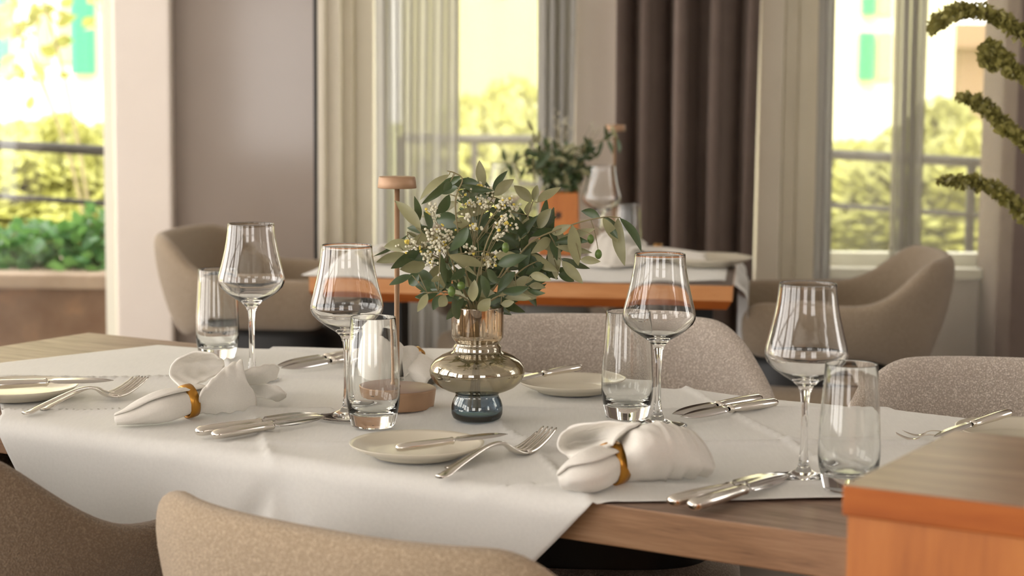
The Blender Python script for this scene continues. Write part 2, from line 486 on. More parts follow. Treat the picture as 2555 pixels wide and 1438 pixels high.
curtain('sheer_curtain', 2228, 2300, 5.49, 3, .03, M['sheer_mid'], seed=9, label='gathered vertical fold of sheer curtain in the middle of the right window', cat='sheer curtain')
curtain('sheer_curtain', 2300, 2545, 5.50, 3, .006, M['sheer'], seed=10, label='thin sheer curtain over the right window behind the hanging green tassels', cat='sheer curtain')

# ------------------------------------------------------------------ outside
boxobj('ground_terrace', (-9,YF+.11,-.2),(9,8.6,-.02), M['terrace'], kind='structure')
boxobj('ground_lawn', (-30,8.6,-.3),(30,60,-.25), M['lawn'], kind='structure')
# stone planter wall on the left
zl = ZY(140, 682, 6.2)
lw = empty('planter_wall', (XY(0,6.4),6.4,0))
tag(lw, 'brown rough stone wall with pale coping outside the left window, ivy on top', 'wall')
a = boxobj('wall_body', (XY(-500,6.2),6.22,-.02),(XY(330,6.2),6.75,zl-.05), M['stone'], lw)
b = boxobj('coping', (XY(-500,6.2),6.17,zl-.05),(XY(335,6.2),6.85,zl), M['ledge'], lw, .01)
localize(lw, [a,b])
def leaves_mesh(name, centers, size, mt, parent=None, seed=0, asp=.6):
    rnd = random.Random(seed); V = []; Fc = []
    for c, s in centers:
        R = Euler((rnd.uniform(-1.2,1.2), rnd.uniform(-1.2,1.2), rnd.uniform(0,6.28))).to_matrix()
        s = s*size*rnd.uniform(.7,1.3); n = len(V)
        for x, y, z in ((-1,0,0),(-.35,-asp,.12),(.4,-asp*.8,.1),(1.1,0,0),(.4,asp*.8,.1),(-.35,asp,.12)):
            V.append(Vector(c)+R @ Vector((x*s,y*s,z*s)))
        Fc += [(n,n+1,n+2,n+3),(n,n+3,n+4,n+5)]
    return mesh_obj(name, V, Fc, mt, parent)
def ivy(pxc, pyc, w, h, n, seed, label, Y=6.45):
    rnd = random.Random(seed)
    root = empty('ivy_plant', tuple(atY(pxc, 660, Y)), 0); root.location.z = zl
    tag(root, label, 'ivy', 'ivy plants on the stone wall')
    C = []
    k = Y/FPX
    for _ in range(n):
        a = rnd.gauss(0,.42); b = rnd.random()**1.3
        C.append(((a*w*k, rnd.gauss(0,.08), b*h*k), 1))
    leaves_mesh('leaves', C, .028, M['ivy'], root, seed)
    q = MB()
    for _ in range(5):
        a = rnd.uniform(-.4,.4)*w*k
        q.tube(spline([(a*.3,0,0),(a*.7,0,h*k*.5),(a,0,h*k*.85)],4), .003, 5)
    q.build('stems', M['twig'], root)
ivy(60, 0, 150, 105, 220, 1, 'green ivy spilling at the left end of the stone wall by the photo edge')
ivy(165, 0, 140, 100, 200, 2, 'green ivy in the middle of the stone wall under the railing')
ivy(262, 0, 70, 130, 130, 3, 'dark green ivy against the pale column on the stone wall')
ivy(225, 0, 60, 150, 60, 9, 'tall ivy shoots reaching the lower rail beside the pale column')
# railings
def railing(name, p0, p1, drop2, posts, label, r=.018, zbot=0):
    """p0, p1: world points of the top rail ends"""
    root = empty(name, (p0.x, p0.y, zbot)); q = MB(); q.tube([p0,p1], r, 8); a = q.build('top_rail', M['rail'], root)
    q = MB(); q.tube([p0-Vector((0,0,drop2)), p1-Vector((0,0,drop2))], r*.55, 8); b = q.build('lower_rail', M['rail'], root)
    L = [a,b]
    for t in posts:
        p = p0.lerp(p1,t); q = MB(); q.box((p.x-.014,p.y-.014,zbot),(p.x+.014,p.y+.014,p.z)); L.append(q.build('post', M['rail'], root, False))
    localize(root, L); tag(root, label, 'railing', 'railings outside the windows')
railing('terrace_railing', atY(-300,343,7.0), atY(330,381,6.55), .185, (.02,.97), 'dark railing with two rails outside the left window above the ivy', .018, zl)
railing('terrace_railing', atY(1000,345,8.1), atY(1440,350,8.05), .19, (.0,.42,1.0), 'dark railing seen through the centre window', .02, -.02)
railing('terrace_railing', atY(1950,378,6.9), atY(2700,420,6.4), .185, (.0,.65,.98), 'dark railing with a post seen through the right window sheer', .018, -.02)
# hedges and shrubs: each its own object
def shrub(pxc, pytop, pybot, wpx, Y, seed, label, mt='hedge', n=4600, dep=.5):
    rnd = random.Random(seed)
    k = Y/FPX; zt = ZY(pxc,pytop,Y); cx = XY(pxc,Y)
    z0 = -.25; H = zt-z0; w = wpx*k/2
    root = empty('garden_shrub', (cx,Y,z0)); tag(root, label, 'shrub', 'sunlit shrubs behind the railings')
    C = []
    for _ in range(n):
        th = rnd.uniform(0,2*PI); u = rnd.random(); z = H*(.12+.88*u)
        prof = math.sin(PI*min(1,.25+.75*(1-(u**2.2))))**.5 if u<1 else 0
        prof = (1-u**3.0)**.5
        rr = prof*(1+.16*math.sin(3*th+seed)+.1*math.sin(7*u*3+seed))*rnd.uniform(.82,1.06)
        C.append(((rr*w*math.cos(th), rr*dep*math.sin(th), z+rnd.uniform(-.03,.03)),1))
    leaves_mesh('foliage', C, .042, M[mt], root, seed)
    q = MB(); q.lathe([(0,0),(w*.72,.02),(w*.86,H*.3),(w*.78,H*.6),(w*.5,H*.85),(0,H*.92)], 20)
    c = q.build('crown', M[mt], root)
    for v in c.data.vertices: v.co.y *= dep/w*.9
    return root
for i,(px,pt,wd,Y,mt,lab) in enumerate([
    (-60,318,230,10.2,'hedge','bright yellow-green shrub at the far left of the left window'),
    (60,322,200,10.6,'hedge2','yellow-green shrub behind the left railing, second from the left'),
    (150,308,210,10.1,'hedge','rounded sunlit shrub in the middle of the left window'),
    (260,330,200,10.5,'hedge2','sunlit shrub beside the pale column outside the left window'),
    (1165,262,170,11.0,'hedge','low sunlit shrub at the left of the centre window'),
    (1275,212,170,11.2,'hedge','tallest sunlit shrub in the centre window'),
    (1390,262,180,10.8,'hedge2','sunlit shrub at the right of the centre window'),
    (2120,372,210,10.0,'hedge','low yellow-green shrub at the left of the right window'),
    (2240,345,200,10.4,'hedge2','green shrub behind the gathered sheer fold'),
    (2345,262,190,10.8,'hedge2','tall green shrub in the middle of the right window'),
    (2440,330,190,10.2,'hedge','yellow shrub behind the hanging tassels'),
    (2560,300,200,10.6,'hedge2','green shrub at the right edge of the right window')]):
    shrub(px, pt, 0, wd*1.5, Y+(1.6 if i%2 else 0), 20+i, lab, mt)
# slim tree in the left window
def garden_tree(px, Y, label, seed):
    rnd = random.Random(seed); base = Vector((XY(px,Y),Y,-.25))
    root = empty('garden_tree', base); tag(root, label, 'tree')
    q = MB(); C = []
    for k in range(9):
        a = rnd.uniform(-.7,.5); L = rnd.uniform(1.6,2.9)
        p = [Vector((0,0,0)), Vector((a*.25,0,L*.45)), Vector((a*.7,rnd.uniform(-.2,.2),L*.8)), Vector((a*1.0,rnd.uniform(-.3,.3),L))]
        q.tube(spline(p,4), [.013*(1-i/14) for i in range(13)], 5)
        for _ in range(60):
            t = rnd.random(); pp = p[2].lerp(p[3],t) + Vector((rnd.gauss(0,.12),rnd.gauss(0,.12),rnd.gauss(0,.12)))
            C.append((pp,1))
    q.build('branches', M['twig'], root)
    leaves_mesh('foliage', C, .05, M['hedge2'], root, seed)
garden_tree(262, 9.1, 'slim leafy tree with bare branches outside the left window', 5)
# buildings
def building(name, px0, px1, pybot, Y, mt, label, wins, depth=3.5, z1=9.0):
    x0, x1 = XY(px0,Y), XY(px1,Y)
    root = empty(name, ((x0+x1)/2, Y+depth/2, -.25)); L = []
    L.append(boxobj('wall', (x0,Y,-.25),(x1,Y+depth,z1), mt, root))
    L.append(boxobj('roof', (x0-.3,Y-.3,z1),(x1+.3,Y+depth+.3,z1+.3), M['render_pink'], root))
    for kind, a, b, c, d in wins:
        za, zb = ZY(a,d,Y), ZY(a,c,Y)
        if kind == 'shutter':
            q = MB(); X0, X1 = XY(a,Y), XY(b,Y)
            q.box((X0,Y-.07,za),(X1,Y-.035,zb))
            n = 14
            for i in range(n):
                zz = za+(zb-za)*(i+.15)/n; q.box((X0+.03,Y-.10,zz),(X1-.03,Y-.07,zz+(zb-za)/n*.55))
            L.append(q.build('shutter', M['teal'], root, False))
        else:
            L.append(boxobj('window', (XY(a,Y),Y-.03,za),(XY(b,Y),Y+.02,zb), M['shade'], root))
    localize(root, L); tag(root, label, 'building')
building('apartment_building', -900, 700, 0, 16, M['render'], 'pale sunlit building with teal shutters outside the left window',
   [('shutter',-20,33,-90,170),('win',96,130,22,155),('win',150,184,22,155),('shutter',186,245,-40,185),('win',-120,-60,22,155)])
building('apartment_building', 1000, 1700, 0, 22, M['render'], 'overexposed pale building filling the centre window', [('win',1230,1262,-80,-10)])
building('apartment_building', 1900, 2372, 0, 17, M['render'], 'pale building with narrow teal shutters outside the right window',
   [('shutter',2132,2172,80,200),('shutter',2136,2170,-60,38),('win',2180,2215,80,200),('win',2178,2212,-60,38)])
building('apartment_building', 2390, 2900, 0, 24, M['render_pink'], 'low pinkish building behind the tassels at the right', [], z1=ZY(2450,120,24))

# ------------------------------------------------------------------ tables
TA = -math.radians(31.0)
U = Vector((math.cos(TA), math.sin(TA), 0)); N = Vector((-math.sin(TA), math.cos(TA), 0))
NN, NF = 1.700, 2.374        # near and far edge of the big table along N
fl = at(200, 833, .75); U0 = fl.dot(U)
def uv(u, n, z=0): return U*u + N*n + Vector((0,0,z))
tb = empty('dining_table', tuple(uv(U0+1.12,(NN+NF)/2,0)), TA)
tag(tb, 'long weathered oak dining table under the rotated white cloth', 'table')
Lx, Ly = 1.9, NF-NN
q = MB(); q.box((-1.12,-Ly/2,.706),(1.12,Ly/2,.75)); o = q.build('table_top', M['oak_top'], tb, False); 
o.data.materials.append(M['oak_edge'])
for p in o.data.polygons:
    if abs(p.normal.z) < .5: p.material_index = 1
bevel(o, .002)
for sx in (-.62,.62):
    q = MB(); q.box((sx-.16,-.10,.03),(sx+.16,.10,.706)); o = q.build('leg', M['black'], tb, False)
    q = MB(); q.box((sx-.16,-.28,0),(sx+.16,.28,.03)); o = q.build('foot_plate', M['black'], tb, False)

# tablecloth ---------------------------------------------------------------
def pw(pts, x):
    for (x0,y0),(x1,y1) in zip(pts, pts[1:]):
        if x <= x1: return y0+(y1-y0)*(x-x0)/(x1-x0) if x1>x0 else y1
    return pts[-1][1]
lowp = [(-.785,2.82),(-.655,2.39),(-.632,1.735),(.100,1.922),(.34,1.945),(.98,1.99)]
upp = [(-.785,2.825),(-.575,3.040),(-.50,3.003),(-.269,2.999),(-.08,3.035),(.0,3.02),(.10,2.90),(.25,2.77),(.98,2.34)]
creV = [(-.296,2.22),(.018,2.22),(.337,2.22)]
def cre(X, Y):
    """pressed folds: a sharp ridge on one side of each line, slack cloth between"""
    h = .0012
    dx = math.radians(-77.5); dv = Vector((math.cos(dx), math.sin(dx)))
    for i,(cx,cy) in enumerate(creV):
        d = (X-cx)*dv.y - (Y-cy)*dv.x
        sg = 1 if i % 2 else -1
        h += .0030*math.exp(-(d/.0055)**2) + .0058*math.exp(-abs(d)/.03)*(1 if d*sg > 0 else .35)
    t3 = math.tan(math.radians(3))
    for i, cy in enumerate((1.985,2.215,2.45,2.72)):
        d = Y-cy-X*t3
        h += .0026*math.exp(-(d/.005)**2) + .0055*math.exp(-abs(d)/.028)*(1 if d*(1 if i%2 else -1) > 0 else .3)
    h += .0008*math.sin(X*13+Y*21)+.0006*math.sin(X*31-Y*17)+.0004*math.sin(Y*70+X*12)
    return max(h-.0022, -.0005)
pcr = at(655,1160,.75); ucr = pcr.dot(U)
def poly(pts):
    pts = [Vector((a,b)) for a,b in pts]; L = [0]
    for a,b in zip(pts,pts[1:]): L.append(L[-1]+(b-a).length)
    def f(t):
        t *= L[-1]
        for k in range(len(pts)-1):
            if t <= L[k+1] or k == len(pts)-2: return pts[k].lerp(pts[k+1], min(1,(t-L[k])/(L[k+1]-L[k])))
    return f
c0 = poly([(-.632,1.735),(.100,1.922),(.34,1.945),(.98,1.99)])
c1 = poly([(-.785,2.825),(-.575,3.040),(-.50,3.003),(-.269,2.999),(-.08,3.035),(.0,3.02),(.10,2.90),(.25,2.77),(.98,2.34)])
d0 = poly([(-.632,1.735),(-.655,2.39),(-.785,2.825)])
d1 = poly([(.98,1.99),(.98,2.34)])
NS, NR = 330, 230
V = []
for i in range(NS+1):
    s_ = i/NS
    for j in range(NR+1):
        v_ = j/NR
        q2 = c0(s_)*(1-v_)+c1(s_)*v_+d0(v_)*(1-s_)+d1(v_)*s_-(c0(0)*(1-s_)*(1-v_)+c0(1)*s_*(1-v_)+c1(0)*(1-s_)*v_+c1(1)*s_*v_)
        X, Y = q2
        P = Vector((X,Y,0)); n = P.dot(N); u = P.dot(U); z = .7530+cre(X,Y)*.8
        if n < NN+.006:
            r = .022; d = NN+.006-n
            if d < r*PI/2:
                th = d/r; nn = NN+.006-r*math.sin(th); zz = z-r*(1-math.cos(th))
            else:
                e = d-r*PI/2
                fold = (.016*math.sin(u*9.5+1.0)+.008*math.sin(u*23+.5))*min(1,e/.18)
                v1 = abs(u-ucr)-e*.55
                tent = .012*math.exp(-(v1/.022)**2)*min(1,e/.05)*math.exp(-e/.16)
                nn = NN+.006-r-.05*e-fold+tent; zz = z-r-e*.985
            P = uv(u, nn, zz)
        elif n > NF:
            d = n-NF; w = min(1,max(0,(X+.02)/.12))
            P = Vector((P.x,P.y, z-.03*d + .004)).lerp(uv(u, NF+.012*min(1,d/.02), z-max(0,d-.006)), w)
        else: P.z = z
        V.append(P)
Fc = []
for i in range(NS):
    for j in range(NR):
        Fc.append((i*(NR+1)+j,(i+1)*(NR+1)+j,(i+1)*(NR+1)+j+1,i*(NR+1)+j+1))
cl = mesh_obj('tablecloth', V, Fc, M['cloth']); solid(cl, .0008, 1)
tag(cl, 'creased white cloth laid diagonally over the long table, corner hanging in front', 'tablecloth')

# ------------------------------------------------------------------ chairs
def make_chair(fab, drop=.10):
    root = empty('upholstered_armchair'); 
    # swept shell
    n = 56; V = []; Fc = []
    sec = []
    stations = []
    for i in range(n+1):
        t = -1+2*i/n
        s = t*1.0
        # plan curve: back arc then arms
        a = abs(t)
        if a < .62:
            an = a/.62*PI/2
            e = 2/2.7
            x = .272*abs(math.sin(an))**e; y = -.262*abs(math.cos(an))**e
        else:
            k = (a-.62)/.38; x = .272-.022*k*k; y = .20*k
        x *= 1 if t >= 0 else -1
        # heights
        h = .5-.5*math.cos(PI*min(1,max(0,(a-.24)/.34)))
        z1 = .795-drop*h; z0 = .535+.03*h
        end = 1.0
        if a > .9: end = math.sqrt(max(0.0,1-((a-.9)/.1)**2))
        stations.append((x,y,z1,z0,end,a))
    # tangents
    pts = [Vector((s[0],s[1],0)) for s in stations]
    K = 16
    for i,(x,y,z1,z0,end,a) in enumerate(stations):
        t = (pts[min(i+1,n)]-pts[max(i-1,0)]).normalized(); nrm = Vector((t.y,-t.x,0))   # outward
        if nrm.dot(pts[i]+Vector((0,.0,0))) < 0: nrm = -nrm
        th = .050; H = z1-z0; mid = (z1+z0)/2
        for k in range(K):
            an = 2*PI*k/K; c, s_ = math.cos(an), math.sin(an)
            ee = .62
            lx = math.copysign(abs(c)**ee, c)*th/2*(.25+.75*end); lz = math.copysign(abs(s_)**.5, s_)*H/2*(.45+.55*end)
            lean = (.062 if a < .5 else .062-.03*min(1,(a-.5)/.3))*((lz+H/2)/H) - .045
            bulge = .012*math.cos(lz/H*PI)
            p = pts[i] + nrm*(lx+lean+bulge); V.append(Vector((p.x,p.y,mid+lz)))
    for i in range(n):
        for k in range(K):
            j = (k+1)%K; Fc.append((i*K+k,i*K+j,(i+1)*K+j,(i+1)*K+k))
    Fc.append(tuple(range(K))[::-1]); Fc.append(tuple(n*K+k for k in range(K)))
    sh = MB(); sh.add(V,Fc); o = sh.build('backrest_shell', fab, root); subsurf(o,1)
    # seat cushion (superellipse)
    def sup(name, rx, ry, z0, z1, mt, cy=0.0, r=.02, e=3.2):
        q = MB(); V=[]; Fc=[]; K=40; prof=[(0.0,z0),(.93,z0),(1.0,z0+r),(1.0,z1-r),(.93,z1),(.5,z1+.006),(0,z1+.008)]
        for f,z in prof:
            for k in range(K):
                an=2*PI*k/K; c,s_=math.cos(an),math.sin(an)
                V.append((math.copysign(abs(c)**(2/e),c)*rx*max(f,.001), cy+math.copysign(abs(s_)**(2/e),s_)*ry*max(f,.001), z))
        for i in range(len(prof)-1):
            for k in range(K):
                j=(k+1)%K; Fc.append((i*K+k,i*K+j,(i+1)*K+j,(i+1)*K+k))
        q.add(V,Fc); o=q.build(name,mt,root); subsurf(o,1); return o
    sup('seat_cushion', .235, .235, .41, .495, fab, .0)
    sup('seat_frame', .19, .19, .385, .57, M['black'], -.0, .008)
    for sx in (-1,1):
        for sy in (-1,1):
            q = MB(); q.tube([(sx*.15,sy*.15,.40),(sx*.215,sy*.22,.0)], [.016,.010], 10); q.build('leg', M['black'], root)
    return root
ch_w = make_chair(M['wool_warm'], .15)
def place(c, x, y, rz, label, group=None):
    c.location = (x,y,0); c.rotation_euler = (0,0,rz); tag(c, label, 'chair', group); return c
CHG = 'armchairs around the long table'
p = uv(-1.045, 1.665); place(ch_w, p.x, p.y, TA-.07, 'beige woollen armchair seen from behind in the centre foreground', CHG)
ch_w.scale = (1.04,1,.971)
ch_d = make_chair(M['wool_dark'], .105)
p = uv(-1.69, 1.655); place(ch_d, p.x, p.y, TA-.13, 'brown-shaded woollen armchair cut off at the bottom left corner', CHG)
ch_b = make_chair(M['boucle'])
P3 = at(1500, 800, .80); ch_b.scale = (.90,1,1.02); place(ch_b, P3.x-.012, P3.y-.26, PI-.05, 'nubby bouclé armchair behind the vase and clear glasses', CHG)
c4 = copy_tree(ch_b); c4.scale = (1,1,1); P4 = at(2440, 885, .80); place(c4, P4.x+.035, P4.y-.26, PI-.25, 'nubby bouclé armchair cut off by the right photo edge', CHG)
ch_s = make_chair(M['wool'])
BG = 'armchairs at the back table'
place(ch_s, XY(2062,4.42), 4.42, PI/2-.10, 'greige armchair in side view at the right end of the back table', BG)
c6 = copy_tree(ch_s); place(c6, XY(690,4.85), 4.85, -PI/2-.15, 'greige armchair in side view left of the back table', BG)
c7 = copy_tree(ch_s); place(c7, XY(1310,5.0), 5.08, PI+.1, 'armchair tucked behind the back table, seen under its top', BG)

# ------------------------------------------------------------------ back table
BA = -math.radians(7.5)
pr = at(1828, 714, .75); Ub = Vector((math.cos(BA),math.sin(BA),0)); Nb = Vector((-math.sin(BA),math.cos(BA),0))
BL, BD = .93, .80
bc = pr - Ub*BL/2 + Nb*BD/2
bt = empty('square_table', (bc.x,bc.y,0), BA); tag(bt, 'square orange-edged table with white cloth, set behind the vase', 'table')
q = MB()
q.add([(-BL/2,-BD/2,.75),(BL/2,-BD/2,.75),(BL/2,BD/2,.75),(-BL/2,BD/2,.75)],[(0,1,2,3)]); 
V = []
for z, ins in ((.75,0),(.717,0),(.697,.012)):
    V += [(-BL/2+ins,-BD/2+ins,z),(BL/2-ins,-BD/2+ins,z),(BL/2-ins,BD/2-ins,z),(-BL/2+ins,BD/2-ins,z)]
Fc = [(0,1,2,3),(8,11,10,9)]
for l in (0,4):
    for k in range(4): Fc.append((l+k,l+4+k,l+4+(k+1)%4,l+(k+1)%4))
q = MB(); q.add(V,Fc); o = q.build('table_top', M['back_top'], bt, False)
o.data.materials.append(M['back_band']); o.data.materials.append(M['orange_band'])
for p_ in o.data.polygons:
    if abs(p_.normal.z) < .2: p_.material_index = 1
    elif p_.normal.z < -.2: p_.material_index = 2  # lighter edge, darker undercut: light and shade put into the wood colours
for sx in (-.37,.37):
    q = MB(); q.box((sx-.045,-.05,.02),(sx+.045,.05,.697)); q.build('leg', M['black'], bt, False)
q = MB(); q.box((-.42,-.30,0),(.42,.30,.02)); q.build('base_plate', M['black'], bt, False)
# cloth on the back table (runner draped over the right end)
V = []; nx, ny = 60, 24
for i in range(nx+1):
    for j in range(ny+1):
        s = -BL/2-.02+ (BL+.18)*i/nx; y = -BD/2+.006+ .004*math.sin(s*9)+.13*max(0,(s-.2)/.3)**1.3 + (BD-.04-.13*max(0,(s-.2)/.3)**1.3-.03*max(0,(s-.05)/.45))*j/ny
        x, z = s, .7515+.0008*math.sin(s*30+y*20)
        if s > BL/2-.03:
            d = s-(BL/2-.03); r = .05
            th = min(d/r, PI/2*.95); x = BL/2-.03+r*math.sin(th)+(.012*math.sin(y*20) if d>r else 0); z = .7515-r*(1-math.cos(th)) - max(0,d-r*PI/2)
        V.append((x,y,z))
Fc = [(i*(ny+1)+j,(i+1)*(ny+1)+j,(i+1)*(ny+1)+j+1,i*(ny+1)+j+1) for i in range(nx) for j in range(ny)]
o = mesh_obj('tablecloth', V, Fc, M['cloth']); o.location = bt.location; o.rotation_euler = bt.rotation_euler; solid(o,.0008,1)
tag(o, 'white cloth on the square back table, hanging over its right end', 'tablecloth')

# ------------------------------------------------------------------ sideboard (right foreground)
cp = at(2101, 1210, .87)
sb = empty('wooden_sideboard', (cp.x,cp.y,0), TA)
tag(sb, 'orange wooden sideboard corner at the right foreground', 'sideboard')
q = MB(); q.box((0,0,.845),(.8,.283,.87)); o = q.build('top', M['orange_band'], sb, False); bevel(o,.002)
o.data.materials.append(M['orange_top'])
for p_ in o.data.polygons:
    if p_.normal.z > .5: p_.material_index = 1
q = MB(); q.box((.004,.004,.0),(.796,.279,.845)); o = q.build('side_panel', M['orange_wood'], sb, False)

# ------------------------------------------------------------------ glassware
TZ = .7562
def wine_glass(x, y, sc, label, group, z=TZ):
    q = MB()
    prof = [(0,.0),(.030,.0),(.0385,.0006),(.039,.0016),(.034,.003),(.020,.0052),(.0095,.0095),(.0055,.018),(.0042,.035),(.0039,.06),(.0041,.085),(.0055,.098),(.0085,.106),
            (.0150,.1125),(.025,.1185),(.0365,.1265),(.0445,.1345),(.0472,.141),(.0474,.146),(.0462,.153),(.0435,.163),(.0405,.175),(.0375,.188),(.0350,.202),(.0333,.215),(.0330,.220),(.03272,.2238),(.03268,.2242),(.0326,.2247),(.0324,.2250),(.0322,.2247),(.03208,.2242),
            (.03204,.2238),(.0323,.220),(.0326,.215),(.0342,.202),(.0367,.188),(.0397,.175),(.0427,.163),(.0454,.153),(.0465,.146),(.0463,.142),(.0436,.136),(.0357,.1282),(.024,.1203),(.012,.1160),(0,.1150)]
    q.lathe(prof, 64)
    o = q.build('wine_glass', M['glass']); o.location = (x,y,z); o.scale = (sc,)*3
    tag(o, label, 'wine glass', group); return o
def tumbler(x, y, sc, label, group, z=TZ):
    q = MB()
    prof = [(0,0),(.024,0),(.0268,.001),(.0278,.004),(.0300,.014),(.0325,.026),(.0335,.038),(.0334,.050),(.0325,.070),(.0310,.095),(.0295,.118),(.0282,.1368),(.0281,.1375),(.0278,.138),(.0275,.1375),(.0274,.1368),(.0286,.118),(.0301,.095),(.0316,.070),(.0324,.050),(.0320,.038),(.0300,.027),(.0255,.019),(.015,.0160),(0,.0152)]
    q.lathe(prof, 64)
    o = q.build('water_tumbler', M['tumbler_glass']); o.location = (x,y,z); o.scale = (sc,)*3
    tag(o, label, 'tumbler', group); return o
GG, GT = 'wine glasses', 'water tumblers'
def pl(px, py): p = at(px,py,TZ); return p.x, p.y
wine_glass(*pl(629,948), 1.0, 'empty wine glass behind the left napkin, farthest left', GG)
wine_glass(*pl(866,1041), .985, 'empty wine glass beside the copper lamp, second from the left', GG)
wine_glass(*pl(1640,1062), .968, 'empty wine glass behind the right napkin in front of the bouclé chair', GG)
wine_glass(*pl(2004,1193), .955, 'large-looking wine glass at the right beside the front knives', GG)
tumbler(*pl(543,893), 1.0, 'clear water tumbler behind the left napkin', GT)
tumbler(*pl(931,1064), 1.0, 'clear water tumbler in front of the copper lamp base', GT)
tumbler(*pl(1564,1042), 1.0, 'clear water tumbler in front of the far bread plate', GT)
tumbler(*pl(2116,1222), .985, 'clear water tumbler next to the orange sideboard', GT)
BZ = .7535
def bpl(px, Y): return XY(px,Y,500), Y
wine_glass(*bpl(1256,4.75), 1.0, 'blurred wine glass on the back table left of the plant box', GG, BZ)
wine_glass(*bpl(1501,4.62), 1.0, 'blurred wine glass on the back table right of the plant box', GG, BZ)
tumbler(*bpl(1567,4.52), 1.0, 'blurred tumbler on the back table before the dark curtain', GT, BZ)

# vase
vx, vy = pl(1190,1047)
q = MB()
out = [(0,0),(.020,0),(.027,.0008),(.0305,.003),(.0325,.008),(.0328,.014),(.0325,.019),(.0305,.0255),(.0280,.0300),(.0272,.0335),(.0300,.0358),(.0385,.0385),(.0480,.0430),(.0555,.0495),(.0597,.0570),(.0606,.0630),(.0590,.0700),(.0540,.0765),(.0460,.0820),(.0370,.0860),(.0312,.0882),(.0302,.0905),(.0306,.0930),(.0296,.0955),(.0278,.0975),(.0280,.1000),(.0305,.1030),(.0328,.1065),(.0333,.1110),(.0333,.1445),(.0333,.1453),(.0325,.146)]
inn = [(r-.0016, z) for r,z in out if .006 < z < .1457][::-1]
inn = [(r, min(z,.1458)) for r,z in inn] + [(.027,.0065),(.018,.0045),(0,.004)]
q.lathe(out+inn, 72)
vase = q.build('glass_vase', M['vase']); vase.location = (vx,vy,TZ)
tag(vase, 'lustre glass vase with bulging middle holding olive branches', 'vase')

# ------------------------------------------------------------------ lamp
def lamp(x, y, z, label, sc=1.0, marks=True):
    r = empty('table_lamp', (x,y,z)); r.scale = (sc,)*3
    q = MB(); q.lathe([(0,0),(.0488,0),(.0492,.0012),(.0520,.0235),(.0520,.0245),(.0510,.0252)], 64); q.build('lamp_base', M['copper'], r)
    q = MB(); q.lathe([(.0512,.0250),(.0495,.0258),(0,.0258)], 64); q.build('base_top', M['copper_reflection'], r)  # top face of the base, with its reflection painted in
    q = MB(); q.lathe([(.0050,.0258),(.0050,.028),(.0034,.030),(.0034,.291),(0,.291)], 24); q.build('pole', M['copper'], r)
    q = MB(); q.lathe([(0,.2895),(.0250,.2895),(.0256,.2905),(.0240,.3035),(.0232,.3045),(0,.3045)], 48); q.build('lamp_shade', M['copper'], r)
    if marks:
        for k, (w, da) in enumerate(((.0022,-.035),(.0012,.0),(.0022,.03),(.001,.055))):
            a = -PI/2-.62+da
            q = MB(); R = .0506
            c = Vector((R*math.cos(a),R*math.sin(a),.0105)); t = Vector((-math.sin(a),math.cos(a),0))
            q.add([c-t*w*.5-Vector((0,0,.0008)), c+t*w*.5-Vector((0,0,.0008)), c+t*w*.5+Vector((0,0,.0008)), c-t*w*.5+Vector((0,0,.0008))],[(0,1,2,3)])
            q.build('touch_mark', M['black'], r, False)
    tag(r, label, 'lamp', 'slim copper table lamps'); return r
lx, ly = pl(990,1014); lamp(lx, ly, TZ, 'slim copper table lamp with round base left of the vase')
lamp(XY(1533,4.72,400), 4.72, BZ, 'blurred copper table lamp on the back table before the dark curtain', 1.06, False)

# ------------------------------------------------------------------ plates
def plate(px, py, r, label, z=TZ, P=None):
    k = r/.078
    q = MB()
    q.lathe([(0,.0015),(.046,.0015),(.048,0),(.050,0),(.0515,.002),(.064,.0070),(.074,.0118),(.0778,.0152),(.0780,.0160),(.0774,.0164),(.0735,.0140),(.063,.0092),(.052,.0054),(.047,.0046),(0,.0042)], 72)
    o = q.build('bread_plate', M['ceramic'])
    if P is None: P = at(px,py,z)
    o.location = (P.x,P.y,z); o.scale = (k,k,k*.95); tag(o, label, 'plate', 'cream bread plates'); return o
plate(1040,1136,.078,'cream bread plate in the centre foreground carrying a butter knife')
plate(45,990,.080,'cream bread plate cut off by the left photo edge')
plate(1427,976,.0755,'cream bread plate right of the vase, partly behind a tumbler')
plate(2545,1098,.078,'cream bread plate at the right photo edge behind the sideboard')

